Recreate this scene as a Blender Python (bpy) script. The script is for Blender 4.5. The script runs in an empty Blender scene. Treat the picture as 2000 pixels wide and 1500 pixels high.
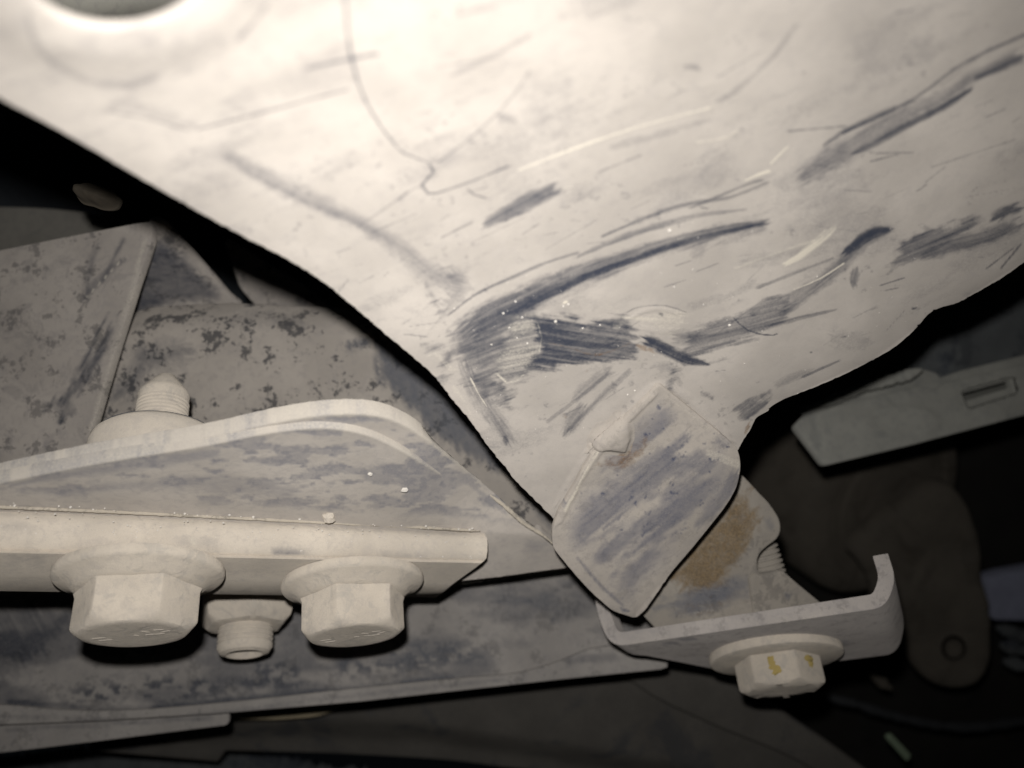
import bpy, math, random
import numpy as np
from mathutils import Vector, Matrix, Quaternion
from mathutils.geometry import delaunay_2d_cdt as cdt

random.seed(4)
SC = bpy.context.scene
COL = SC.collection
F = 1500.0                      # focal length in pixels of the 2000 x 1500 photograph
MM = 0.001

# ---------------------------------------------------------------- camera, world, flash
UPC = Vector((-0.24, 1.0, 1.633)).normalized()          # the car's vertical, seen from the tilted phone
ROT = UPC.rotation_difference(Vector((0, 0, 1))).to_matrix()
RN = np.array(ROT)
CAM = np.array((0.0, 0.0, 0.30))
cam = bpy.data.cameras.new('camera')
cam.sensor_width = 36.0
cam.lens = F / 2000.0 * 36.0
cam.clip_start = 0.005
cam.clip_end = 20.0
cam.dof.use_dof = True
cam.dof.focus_distance = 0.147
cam.dof.aperture_fstop = cam.lens / 2.2
co = bpy.data.objects.new('camera', cam)
COL.objects.link(co)
mw = Matrix.Identity(4)
for r in range(3):
    mw[r][0] = ROT[r][0]; mw[r][1] = ROT[r][2]; mw[r][2] = -ROT[r][1]; mw[r][3] = CAM[r]
co.matrix_world = mw
SC.camera = co

w = bpy.data.worlds.new('World'); SC.world = w
w.use_nodes = True
w.node_tree.nodes['Background'].inputs[0].default_value = (0.5, 0.62, 0.75, 1)
w.node_tree.nodes['Background'].inputs[1].default_value = 0.0025
SC.view_settings.view_transform = 'Standard'
SC.view_settings.look = 'None'
SC.view_settings.exposure = 0.0
SC.view_settings.gamma = 1.0

FLASH = np.array((-4.0, -2.0, 12.8))                     # the phone's flash sits just above its lens
fl = bpy.data.lights.new('phone_flash', 'AREA')
fl.shape = 'DISK'; fl.size = 0.0045; fl.energy = 0.185; fl.color = (1.0, 0.982, 0.966); fl.spread = math.radians(135)
fo = bpy.data.objects.new('phone_flash', fl); COL.objects.link(fo)
fw = mw @ Matrix.Rotation(math.radians(5), 4, 'Y')
for r in range(3):
    fw[r][3] = CAM[r] + (RN @ FLASH * MM)[r]
fo.matrix_world = fw

# ---------------------------------------------------------------- helpers
def P(u, v, d):
    """pixel of the photograph at a distance in mm -> camera-frame point in mm"""
    u = np.asarray(u, float); v = np.asarray(v, float); d = np.asarray(d, float)
    return np.stack([(u - 1000) / F * d, d * np.ones_like(u), -(v - 750) / F * d], -1)
def Wd(p):
    return CAM + (np.asarray(p, float) * MM) @ RN.T
def proj(p):
    p = np.asarray(p, float)
    return 1000 + F * p[..., 0] / p[..., 1], 750 - F * p[..., 2] / p[..., 1]
def toc(wp):
    return ((np.asarray(wp, float) - CAM) @ RN) / MM
def nrm(a):
    return a / np.maximum(np.linalg.norm(a, axis=-1, keepdims=True), 1e-12)

def hsh(ix, iy, seed):
    h = (ix.astype(np.int64) * 374761393 + iy.astype(np.int64) * 668265263 + seed * 974634721) & 0xffffffff
    h = ((h ^ (h >> 13)) * 1274126177) & 0xffffffff
    return ((h ^ (h >> 16)) & 0xffff) / 65535.0
def vn(x, y, seed=0):
    x = np.asarray(x, float); y = np.asarray(y, float)
    ix = np.floor(x); iy = np.floor(y); fx = x - ix; fy = y - iy
    fx = fx * fx * (3 - 2 * fx); fy = fy * fy * (3 - 2 * fy)
    a = hsh(ix, iy, seed); b = hsh(ix + 1, iy, seed); c = hsh(ix, iy + 1, seed); d = hsh(ix + 1, iy + 1, seed)
    return (a * (1 - fx) + b * fx) * (1 - fy) + (c * (1 - fx) + d * fx) * fy
def fbm(x, y, seed=0, o=4):
    s = 0; a = .5; t = 0
    for k in range(o):
        s = s + a * vn(x * 2 ** k, y * 2 ** k, seed + k * 17); t += a; a *= .55
    return s / t
def ss(a, b, x):
    t = np.clip((x - a) / (b - a + 1e-9), 0, 1)
    return t * t * (3 - 2 * t)
def curve(pts, step=8.0, closed=False, smooth=True):
    """Catmull-Rom through points of any dimension, resampled"""
    p = np.array(pts, float); n = len(p); out = []
    segs = n if closed else n - 1
    for i in range(segs):
        p1 = p[i]; p2 = p[(i + 1) % n]
        p0 = p[(i - 1) % n] if (closed or i > 0) else p1
        p3 = p[(i + 2) % n] if (closed or i + 2 < n) else p2
        m = max(1, int(np.linalg.norm((p2 - p1)[:2]) / step))
        for k in range(m):
            t = k / m
            if smooth:
                l01 = max(np.linalg.norm((p1 - p0)[:2]), 1e-3) ** .5; l12 = max(np.linalg.norm((p2 - p1)[:2]), 1e-3) ** .5; l23 = max(np.linalg.norm((p3 - p2)[:2]), 1e-3) ** .5
                m1 = (p2 - p1) + l12 * ((p1 - p0) / l01 - (p2 - p0) / (l01 + l12)) if (p1 != p0).any() else p2 - p1
                m2 = (p2 - p1) + l12 * ((p3 - p2) / l23 - (p3 - p1) / (l12 + l23)) if (p3 != p2).any() else p2 - p1
                out.append((2*t**3-3*t*t+1)*p1 + (t**3-2*t*t+t)*m1 + (-2*t**3+3*t*t)*p2 + (t**3-t*t)*m2)
            else:
                out.append(p1 * (1 - t) + p2 * t)
    if not closed:
        out.append(p[-1])
    return np.array(out)
def corner(pts, r=12.0, step=6.0):
    """closed polygon with its corners rounded by radius r (or a third value per point)"""
    p = [np.array(q[:2], float) for q in pts]; n = len(p); out = []
    for i in range(n):
        rr = pts[i][2] if len(pts[i]) > 2 else r
        a = p[i - 1] - p[i]; b = p[(i + 1) % n] - p[i]
        la = np.linalg.norm(a); lb = np.linalg.norm(b); q = min(rr, la * .45, lb * .45)
        if q < 1:
            out.append(p[i]); continue
        s = p[i] + a / la * q; e = p[i] + b / lb * q
        for k in range(6):
            t = k / 5
            out.append((1 - t) ** 2 * s + 2 * t * (1 - t) * p[i] + t * t * e)
    return curve(out, step, True, False)
def seg_dist(x, y, pts):
    """distance, signed offset and arc length to a polyline"""
    best = np.full(x.shape, 1e9); sg = np.zeros_like(best); sa = np.zeros_like(best); acc = 0
    for i in range(len(pts) - 1):
        ax, ay = pts[i][:2]; bx, by = pts[i + 1][:2]; dx, dy = bx - ax, by - ay; L = math.hypot(dx, dy)
        if L < 1e-6: continue
        t = ((x - ax) * dx + (y - ay) * dy) / L
        if i > 0: t = np.maximum(t, 0)
        if i < len(pts) - 2: t = np.minimum(t, L)
        ex = x - ax - dx / L * t; ey = y - ay - dy / L * t
        d = np.hypot(ex, ey); m = d < best
        best[m] = d[m]; sg[m] = ((x - ax) * -dy / L + (y - ay) * dx / L)[m]; sa[m] = (t + acc)[m]; acc += L
    return best, sg, sa, acc
def inside(x, y, poly):
    c = np.zeros(x.shape, bool); n = len(poly)
    for i in range(n):
        x1, y1 = poly[i][:2]; x2, y2 = poly[(i + 1) % n][:2]
        if y1 == y2: continue
        k = ((y1 > y) != (y2 > y)) & (x < (x2 - x1) * (y - y1) / (y2 - y1) + x1); c ^= k
    return c
def c_(k): return CH[k.lower()]
CH = {'w': 0, 'r': 1, 'p': 2, 'h': 3}
def paint(u, v, strokes):
    """wear, rust, pale and height of dirt per vertex from brush strokes given on the surface"""
    M = np.zeros((len(u), 4))
    for q, s in enumerate(strokes):
        kind, pts, wid, st = s[0], s[1], s[2], s[3]
        soft = s[4] if len(s) > 4 else .35
        strk = s[5] if len(s) > 5 else .4
        pa = np.array([p[:2] for p in pts], float); wm = max(wid) if isinstance(wid, (list, tuple)) else wid
        mg = 60 if kind.isupper() else wm * 1.2 + 25
        m = (u > pa[:, 0].min() - mg) & (u < pa[:, 0].max() + mg) & (v > pa[:, 1].min() - mg) & (v < pa[:, 1].max() + mg)
        if not m.any(): continue
        x = u[m]; y = v[m]
        if kind.isupper():                         # filled patch; wid = streak direction in degrees
            d, _, _, _ = seg_dist(x, y, list(pts) + [pts[0]])
            sd = np.where(inside(x, y, pts), d, -d)
            a = math.radians(wid); cs, sn = math.cos(a), math.sin(a)
            al = x * cs + y * sn; ac = -x * sn + y * cs
            n1 = fbm(al / 60, ac / 8, q * 7, 4); n2 = fbm(x / 9, y / 9, q * 3 + 1, 3)
            A = ss(-soft * 18, soft * 18, sd + (n1 - .5) * 40 + (n2 - .5) * 10)
            S = .6 * ss(.28, .70, fbm(al / 110, ac / 3.2, q + 50, 3)) + .4 * ss(.3, .7, fbm(al / 160, ac / 11, q + 90, 3))
        else:
            pp = curve(pts, 18) if len(pts) > 2 else pa
            d, t, sa, L = seg_dist(x, y, pp)
            if isinstance(wid, (list, tuple)):
                f = np.concatenate([[0], np.cumsum(np.linalg.norm(np.diff(pa, axis=0), axis=1))]); hw = np.interp(sa / L * f[-1], f, wid) / 2
            else:
                hw = wid / 2.0
            n1 = fbm(sa / 22, t / 7, q * 7, 3)
            A = 1 - ss(max(.02, 1 - soft - .25), 1.05, np.abs(t) / hw + (n1 - .5) * .6)
            rag = np.minimum(L * .25, 6 + hw * 1.2)
            n2 = vn(t / 3.0, sa * 0 + q, q)
            A *= ss(0, 1, (sa - n2 * rag) / (rag * .5 + 2)) * ss(0, 1, (L - sa - (1 - n2) * rag) / (rag * .5 + 2))
            S = .6 * ss(.28, .70, fbm(sa / 120, t / 3.2, q + 50, 3)) + .4 * ss(.3, .7, fbm(sa / 160, t / 11, q + 90, 3))
        A = A * (st * 1.3 if (st < .6 and c_(kind) == 0) else st) * (1 - strk * .8 + strk * .8 * S)
        c = CH[kind.lower()]
        if c == 3: M[m, 3] += A
        else: M[m, c] = 1 - (1 - M[m, c]) * (1 - np.clip(A, 0, 1))
    return M

def link(name, me, parent=None, mat=None, origin=None):
    o = bpy.data.objects.new(name, me); COL.objects.link(o)
    if mat: me.materials.append(mat)
    if parent is not None:
        o.parent = parent
        if origin is not None: o.location = Vector(origin) - Vector(parent.location)
    elif origin is not None:
        o.location = origin
    return o
def mesh(name, verts, faces, mat, parent=None, marks=None, smooth=True, local=False, sharp=None):
    """verts are camera-frame mm (or world metres about the origin when local)"""
    me = bpy.data.meshes.new(name)
    v = np.asarray(verts, float)
    if local: org = np.zeros(3); wv = v
    else:
        wv = Wd(v); org = np.array(parent.location) if parent is not None else wv.mean(0); wv = wv - org
    tri = np.asarray(faces) if isinstance(faces, np.ndarray) else None
    if tri is not None:
        k = tri.shape[1]
        me.vertices.add(len(wv)); me.vertices.foreach_set('co', wv.ravel())
        me.loops.add(tri.size); me.loops.foreach_set('vertex_index', tri.ravel().astype(np.int32))
        me.polygons.add(len(tri)); me.polygons.foreach_set('loop_start', np.arange(0, tri.size, k, dtype=np.int32))
        me.update(calc_edges=True)
    else:
        me.from_pydata(wv.tolist(), [], [list(f) for f in faces])
    me.validate()
    if smooth: me.polygons.foreach_set('use_smooth', [True] * len(me.polygons))
    if sharp and smooth: me.set_sharp_from_angle(angle=math.radians(sharp))
    if marks is not None:
        at = me.color_attributes.new('marks', 'FLOAT_COLOR', 'POINT')
        c = np.ones((len(wv), 4)); c[:, :3] = marks[:, :3]
        at.data.foreach_set('color', c.ravel())
    return link(name, me, parent, mat, None if local else org)
def thing(name, label, cat, at, group=None, world=False):
    o = bpy.data.objects.new(name, None); COL.objects.link(o)
    o.empty_display_size = .005
    o.location = at if world else Wd(P(*at))
    return tag(o, label, cat, group)
def tag(o, label, cat, group=None):
    o['label'] = label; o['category'] = cat
    if group: o['group'] = group
    return o

def plane_px(*pts):
    """depth function of the true plane through three (u, v, d) points"""
    A = np.array([[1, p[0] - 1000, p[1] - 750] for p in pts], float); b = np.array([1 / p[2] for p in pts])
    k = np.linalg.lstsq(A, b, rcond=None)[0]
    return lambda u, v: 1.0 / np.clip(k[0] + k[1] * (u - 1000) + k[2] * (v - 750), 1e-4, 1)

def panel(name, outline, depth, th, mat, parent=None, step=10.0, er=.5, holes=(), strokes=(), dense=None, lump=None, jag=0.0, auto=None):
    """sheet of real thickness: outline (pixels) on a surface given by depth(u, v), rounded cut edge"""
    def ccw(L):
        L = np.asarray(L, float); k = np.hypot(*(L - np.roll(L, 1, 0)).T) > .05; L = L[k]
        return L if np.sum(L[:, 0] * np.roll(L[:, 1], -1) - np.roll(L[:, 0], -1) * L[:, 1]) > 0 else L[::-1]
    loops = [ccw(outline)] + [ccw(h) for h in holes]
    pts = []; cons = []
    for L in loops:
        base = len(pts); pts += [Vector((a, b)) for a, b in L]; cons.append(list(range(base, base + len(L))))
    nb = len(pts); o = loops[0]
    u0, v0 = o.min(0); u1, v1 = o.max(0)
    def grid(st):
        gx, gy = np.meshgrid(np.arange(u0, u1, st), np.arange(v0, v1, st * .9))
        gx = gx + (np.arange(gx.shape[0]) % 2)[:, None] * st * .5
        return gx.ravel(), gy.ravel()
    x, y = grid(step); keep = inside(x, y, o)
    if dense is not None:
        keep &= ~inside(x, y, dense[0])
        x2, y2 = grid(dense[1]); k2 = inside(x2, y2, o) & inside(x2, y2, dense[0])
        x = np.concatenate([x[keep], x2[k2]]); y = np.concatenate([y[keep], y2[k2]])
    else: x = x[keep]; y = y[keep]
    for h in loops[1:]:
        k = ~inside(x, y, h); x = x[k]; y = y[k]
    # keep interior points off the boundary
    bb = np.concatenate(loops)
    cell = {}
    cs = step * .6
    for a, b in bb: cell.setdefault((int(a // cs), int(b // cs)), 1)
    cx = (x // cs).astype(int); cy = (y // cs).astype(int)
    ok = np.array([(i, j) not in cell for i, j in zip(cx.tolist(), cy.tolist())], bool) if len(x) else np.zeros(0, bool)
    x = x[ok]; y = y[ok]
    pts += [Vector(p) for p in zip(x.tolist(), y.tolist())]
    r = cdt(pts, [], cons, 0, 1e-5, True)
    uv = np.array([(p[0], p[1]) for p in r[0]]); tri = np.array([f for f in r[2] if len(f) == 3], int)
    ce = uv[tri].mean(1); kt = inside(ce[:, 0], ce[:, 1], loops[0])
    for h in loops[1:]: kt &= ~inside(ce[:, 0], ce[:, 1], h)
    tri = tri[kt]
    omap = {}
    for i, og in enumerate(r[3]):
        for k in og: omap[k] = i
    u, v = uv[:, 0], uv[:, 1]
    p = P(u, v, depth(u, v))
    # orientation: pixel triangles -> faces looking at the camera
    e1 = p[tri[:, 1]] - p[tri[:, 0]]; e2 = p[tri[:, 2]] - p[tri[:, 0]]
    fn = np.cross(e1, e2)
    flip = (fn * p[tri[:, 0]]).sum(1) > 0
    tri[flip] = tri[flip][:, ::-1]; fn[flip] *= -1
    n = np.zeros_like(p)
    for k in range(3): np.add.at(n, tri[:, k], fn)
    n = nrm(n)
    M = paint(u, v, strokes) if len(strokes) else np.zeros((len(u), 4))
    if auto is not None: M = auto(u, v, M)
    hgt = M[:, 3].copy()
    if lump is not None: hgt = hgt + lump(u, v)
    p = p + n * hgt[:, None]
    V = [p]; FA = [tri]; MK = [M]; cnt = len(p)
    back = p - n * (th + 2 * er * 0)
    for ci, c in enumerate(cons):
        idx = []
        for k in c:
            j = omap.get(k)
            if j is not None and (not idx or idx[-1] != j): idx.append(j)
        if idx[0] == idx[-1]: idx.pop()
        idx = np.array(idx); b = p[idx]; t = nrm(np.roll(b, -1, 0) - np.roll(b, 1, 0)); nn = n[idx]
        out = nrm(np.cross(t, nn))
        # outward = away from the interior in pixels
        pu, pv = proj(b + out * .05); bu, bv = proj(b)
        cen = np.asarray(loops[ci]); area = .5 * np.sum(bu * np.roll(bv, -1) - np.roll(bu, -1) * bv)
        tx = np.roll(bu, -1) - np.roll(bu, 1); ty = np.roll(bv, -1) - np.roll(bv, 1)
        sgn = np.sign(np.median((pu - bu) * ty - (pv - bv) * tx)) * np.sign(area) * (1 if ci == 0 else -1)
        out *= sgn if sgn != 0 else 1
        jj = (fbm(bu / 6, bv / 6, 3, 2) - .5)[:, None] * jag
        prev = idx; m = len(idx)
        for k, (ca, cb) in enumerate(((.5, .134), (.866, .5), (1, 1), (1, max(th / max(er, 1e-3) - .6, 1.5)), (.6, th / max(er, 1e-3)))):
            ring = b + out * (er * ca + jj) - nn * er * cb
            ni = np.arange(cnt, cnt + m); V.append(ring); MK.append(M[idx]); cnt += m
            q1 = np.roll(prev, -1); q2 = np.roll(ni, -1)
            FA.append(np.stack([prev, q1, q2], 1)); FA.append(np.stack([prev, q2, ni], 1)); prev = ni
        back[idx] = ring
    bi = cnt
    V.append(back); MK.append(M); FA.append(tri[:, ::-1] + bi)
    ve = np.concatenate(V); fa = np.concatenate(FA)
    return mesh(name, ve, fa, mat, parent, np.concatenate(MK))

def loft(name, rows, mat, parent=None, closed=True, caps=True, strokes=(), sharp=None, auto=None):
    """rows: list of arrays (m,3) camera mm joined in order"""
    R = np.array(rows); nr, m = R.shape[:2]; fa = []
    k = nr if closed else nr - 1
    for i in range(k):
        a = i * m; b = ((i + 1) % nr) * m
        for j in range(m - 1): fa.append((a + j, a + j + 1, b + j + 1, b + j))
    if caps and closed:
        fa.append([i * m for i in range(nr)]); fa.append([i * m + m - 1 for i in range(nr)][::-1])
    V = R.reshape(-1, 3); u, v = proj(V)
    M = paint(u, v, strokes) if len(strokes) else np.zeros((len(u), 4))
    if auto is not None: M = auto(u, v, M)
    o = mesh(name, V, fa, mat, parent, M, True, False, sharp)
    fix_normals(o)
    return o
def fix_normals(o):
    import bmesh
    bm = bmesh.new(); bm.from_mesh(o.data); bmesh.ops.recalc_face_normals(bm, faces=bm.faces); bm.to_mesh(o.data); bm.free()

# ---------------------------------------------------------------- materials
def material(name, dust, paint_c, rough=.9, speck=.0, speck_scale=.35, film=.35, bump=.35, rust=(.16, .088, .036), pale=(.58, .53, .44), grain=1.0, gloss=.5, dark=(.02, .022, .028), patch=0.0, patch_scale=.12, grime=.42):
    m = bpy.data.materials.new(name); m.use_nodes = True
    nt = m.node_tree; N = nt.nodes; L = nt.links; N.clear()
    out = N.new('ShaderNodeOutputMaterial'); bs = N.new('ShaderNodeBsdfPrincipled'); L.new(bs.outputs[0], out.inputs[0])
    geo = N.new('ShaderNodeNewGeometry')
    sc = N.new('ShaderNodeVectorMath'); sc.operation = 'SCALE'; sc.inputs['Scale'].default_value = 1000.0
    L.new(geo.outputs['Position'], sc.inputs[0])                    # millimetres
    def noise(s, det=4, ro=.6, dist=0.0):
        n = N.new('ShaderNodeTexNoise'); n.inputs['Scale'].default_value = s; n.inputs['Detail'].default_value = det
        n.inputs['Roughness'].default_value = ro; n.inputs['Distortion'].default_value = dist
        L.new(sc.outputs[0], n.inputs['Vector']); return n.outputs['Fac']
    def mr(x, a, b, c=0, d=1):
        n = N.new('ShaderNodeMapRange'); n.interpolation_type = 'SMOOTHSTEP'
        n.inputs[1].default_value = a; n.inputs[2].default_value = b; n.inputs[3].default_value = c; n.inputs[4].default_value = d
        L.new(x, n.inputs[0]); return n.outputs[0]
    def ma(op, a, b, clamp=False):
        n = N.new('ShaderNodeMath'); n.operation = op; n.use_clamp = clamp
        for i, q in enumerate((a, b)):
            if isinstance(q, (int, float)): n.inputs[i].default_value = q
            else: L.new(q, n.inputs[i])
        return n.outputs[0]
    def mix(f, a, b):
        n = N.new('ShaderNodeMix'); n.data_type = 'RGBA'
        if isinstance(f, (int, float)): n.inputs[0].default_value = f
        else: L.new(f, n.inputs[0])
        for i, q in ((6, a), (7, b)):
            if isinstance(q, tuple): n.inputs[i].default_value = (*q, 1)
            else: L.new(q, n.inputs[i])
        return n.outputs[2]
    at = N.new('ShaderNodeAttribute'); at.attribute_name = 'marks'
    sp = N.new('ShaderNodeSeparateColor'); L.new(at.outputs['Color'], sp.inputs[0])
    wear0, rust0, pale0 = sp.outputs[0], sp.outputs[1], sp.outputs[2]
    nf = noise(2.6, 4, .65); nm = noise(.55, 5, .62, .6); nl = noise(.06, 4, .55); ng = noise(7.0, 2, .6)
    # wear with edges broken up by fine dust
    k = ma('ADD', wear0, ma('MULTIPLY', ma('SUBTRACT', nf, .5), .55))
    k = ma('ADD', k, ma('MULTIPLY', ma('SUBTRACT', nm, .5), .35))
    wr = ma('MAXIMUM', ma('MULTIPLY', k, .98), 0.0, True)
    wr = ma('MULTIPLY', wr, mr(wear0, .01, .10))
    if patch > 0:
        np_ = noise(patch_scale, 6, .66, .8)
        wr = ma('MAXIMUM', wr, ma('MULTIPLY', mr(ma('ADD', np_, ma('MULTIPLY', ma('SUBTRACT', nf, .5), .18)), .53, .62), patch))
    c_dust = mix(mr(nl, .3, .7), tuple(x * .88 for x in dust), tuple(min(1, x * 1.10) for x in dust))
    c_dust = mix(ma('MULTIPLY', mr(nm, .45, .7), grime), c_dust, tuple(x * y for x, y in zip(dust, (.72, .73, .78))))
    c_dust = mix(ma('MULTIPLY', mr(ng, .55, .75), .40 * grain), c_dust, tuple(x * .68 for x in dust))
    c_dust = mix(ma('MULTIPLY', mr(ng, .44, .25), .22 * grain), c_dust, tuple(min(1, x * 1.3) for x in dust))
    filmc = tuple(a * film + b * (1 - film) for a, b in zip(dust, paint_c))
    c_pt = mix(mr(nf, .35, .7), paint_c, filmc)
    c = mix(wr, c_dust, c_pt)
    if speck > 0:
        s1 = noise(speck_scale, 6, .68, .5); s2 = noise(speck_scale * .22, 3, .5)
        s3 = mr(ma('ADD', s1, ma('MULTIPLY', ma('SUBTRACT', s2, .5), 1.2)), .58, .68)
        c = mix(ma('MULTIPLY', s3, speck), c, dark)
    c_r = mix(mr(nf, .35, .65), tuple(x * .6 for x in rust), tuple(x * 1.35 for x in rust))
    rk = ma('ADD', rust0, ma('ADD', ma('MULTIPLY', ma('SUBTRACT', nm, .5), 1.3), ma('MULTIPLY', ma('SUBTRACT', nl, .5), .5)))
    c = mix(ma('MULTIPLY', ma('MULTIPLY', mr(rk, .05, 1.05), mr(rust0, .0, .12)), .8), c, c_r)
    c = mix(ma('MULTIPLY', mr(ma('ADD', pale0, ma('MULTIPLY', ma('SUBTRACT', nf, .5), .8)), .15, .8), .9), c, pale)
    L.new(c, bs.inputs['Base Color'])
    L.new(ma('SUBTRACT', rough, ma('MULTIPLY', wr, rough - gloss)), bs.inputs['Roughness'])
    bs.inputs['Specular IOR Level'].default_value = .25; bs.inputs['Diffuse Roughness'].default_value = .40
    h = ma('ADD', ma('MULTIPLY', nf, .7), ma('ADD', ma('MULTIPLY', ng, .5), ma('MULTIPLY', wr, -.9)))
    h = ma('ADD', h, ma('MULTIPLY', pale0, 1.2))
    b = N.new('ShaderNodeBump'); b.inputs['Strength'].default_value = bump; b.inputs['Distance'].default_value = .00012
    L.new(h, b.inputs['Height']); L.new(b.outputs[0], bs.inputs['Normal'])
    return m
DUST = (.40, .363, .322)
BLUE = (.031, .037, .055)
M_plate = material('dusty_blue_grey_plate', DUST, BLUE, bump=.28, film=.05, speck=.0, grime=.2)
M_tab = material('dusty_welded_tab', (.39, .35, .305), (.055, .068, .115), speck=.12, speck_scale=1.6, bump=.35, patch=.0, film=.3)
M_bolt = material('caked_dust_bolt', (.54, .48, .40), (.34, .32, .29), bump=1.0, grain=1.6, patch=.4, patch_scale=.25)
M_bar = material('dusty_bar', (.56, .50, .42), (.12, .12, .14), bump=.9, grain=1.5)
M_web = material('dusty_gusset', (.42, .38, .335), (.14, .145, .175), bump=.5, film=.35, patch=.0, pale=(.45, .41, .345), patch_scale=.16)
M_beam = material('speckled_crossmember', (.32, .288, .252), (.035, .04, .055), film=.15, speck=.75, speck_scale=.9, bump=.4)
M_sheet = material('dusty_folded_sheet', (.335, .302, .268), (.034, .039, .055), film=.15, speck=.45, speck_scale=.7, bump=.4, patch=.2)
M_rail = material('blue_grey_rail', (.30, .278, .255), (.040, .045, .060), speck=.25, speck_scale=.7, bump=.3, patch=.0, patch_scale=.05, dark=(.01, .012, .016))
M_rusty = material('rusty_bracket_steel', (.30, .27, .23), (.09, .10, .13), bump=.5, rust=(.17, .113, .052), speck=.25, speck_scale=.8)
M_chan = material('channel_bracket_steel', (.40, .365, .335), (.15, .15, .165), bump=.4, speck=.2, speck_scale=1.2)
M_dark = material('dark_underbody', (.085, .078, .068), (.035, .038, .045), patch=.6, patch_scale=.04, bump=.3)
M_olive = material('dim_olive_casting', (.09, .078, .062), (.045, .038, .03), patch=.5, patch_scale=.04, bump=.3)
M_slot = material('dusty_slotted_bar', (.27, .265, .235), (.13, .135, .13), patch=.4, patch_scale=.05, bump=.4)
M_bluedark = material('dark_blue_panel', (.10, .105, .105), (.04, .046, .06), patch=.8, patch_scale=.05, speck=.4, speck_scale=.12)
M_crumb = material('pale_grit', (.62, .58, .52), (.4, .38, .35), bump=.3)
M_mud = material('mud_weld', (.45, .40, .325), (.3, .25, .18), bump=.7, grain=1.4, rust=(.30, .20, .09), speck=.3, speck_scale=1.3)
M_yellow = material('yellow_paint_dab', (.43, .33, .12), (.42, .36, .28), bump=.3)
M_paleblue = material('pale_blue_plastic', (.25, .26, .33), (.2, .2, .3), bump=.1)
M_green = material('green_plastic_sliver', (.20, .25, .17), (.2, .25, .18), bump=.1)
M_tan = material('tan_dusty_shell', (.36, .30, .20), (.2, .17, .12), bump=.2)

# ---------------------------------------------------------------- the big plate
def d_plate(u, v):
    d = 75 + .076 * v + 3e-6 * v * np.abs(v) + (u - 1000) * .018 + 5 * ss(450, -150, u)
    rb = np.interp(v, [380, 512, 592, 640, 705, 780, 815, 862, 1000], [2200, 2000, 1868, 1790, 1700, 1530, 1480, 1447, 1380])
    d = d + 2.2 * np.exp(-np.clip(rb - u, 0, 900) / 60.0) * ss(350, 520, v)
    lb = np.interp(v, [100, 192, 362, 505, 597, 690, 780, 908, 1015], [-150, 0, 300, 560, 690, 800, 885, 985, 1085])
    d = d + 0.35 * np.exp(-np.clip(u - lb, 0, 900) / 45.0)
    r = np.hypot((u - 222) / 186, (v + 90) / 130)
    d = d - .6 * np.exp(-((r - 1.5) / .3) ** 2) + 2.0 * np.exp(-np.clip(r - 1, 0, 9) / .06)
    d = d + 0.7 * (fbm(u / 330, v / 260, 5, 2) - .5)
    return d
left = [(-150, 108), (0, 192), (130, 262), (300, 362), (450, 447), (560, 505), (625, 545), (690, 597), (740, 640), (800, 690), (850, 735), (885, 780), (925, 828), (955, 872), (985, 908), (1010, 940), (1045, 975), (1088, 1018)]
right = [(1330, 1010), (1400, 950), (1446, 868), (1452, 858), (1465, 838), (1478, 815), (1500, 802), (1506, 794), (1530, 780), (1580, 760), (1640, 735), (1700, 705), (1750, 675), (1790, 640), (1815, 612), (1838, 600), (1868, 592), (1900, 575), (1960, 540), (2000, 512), (2160, 400)]
outl = np.concatenate([curve(left, 5), curve(right, 5)[:], curve([(2160, 400), (2160, -260), (-150, -260), (-150, 108)], 20, False, False)[1:-1]])
hole = np.array([(222 + 186 * math.cos(a), -90 + 130 * math.sin(a)) for a in np.linspace(0, 2 * math.pi, 90, endpoint=False)])
W_ = 'w'
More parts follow.
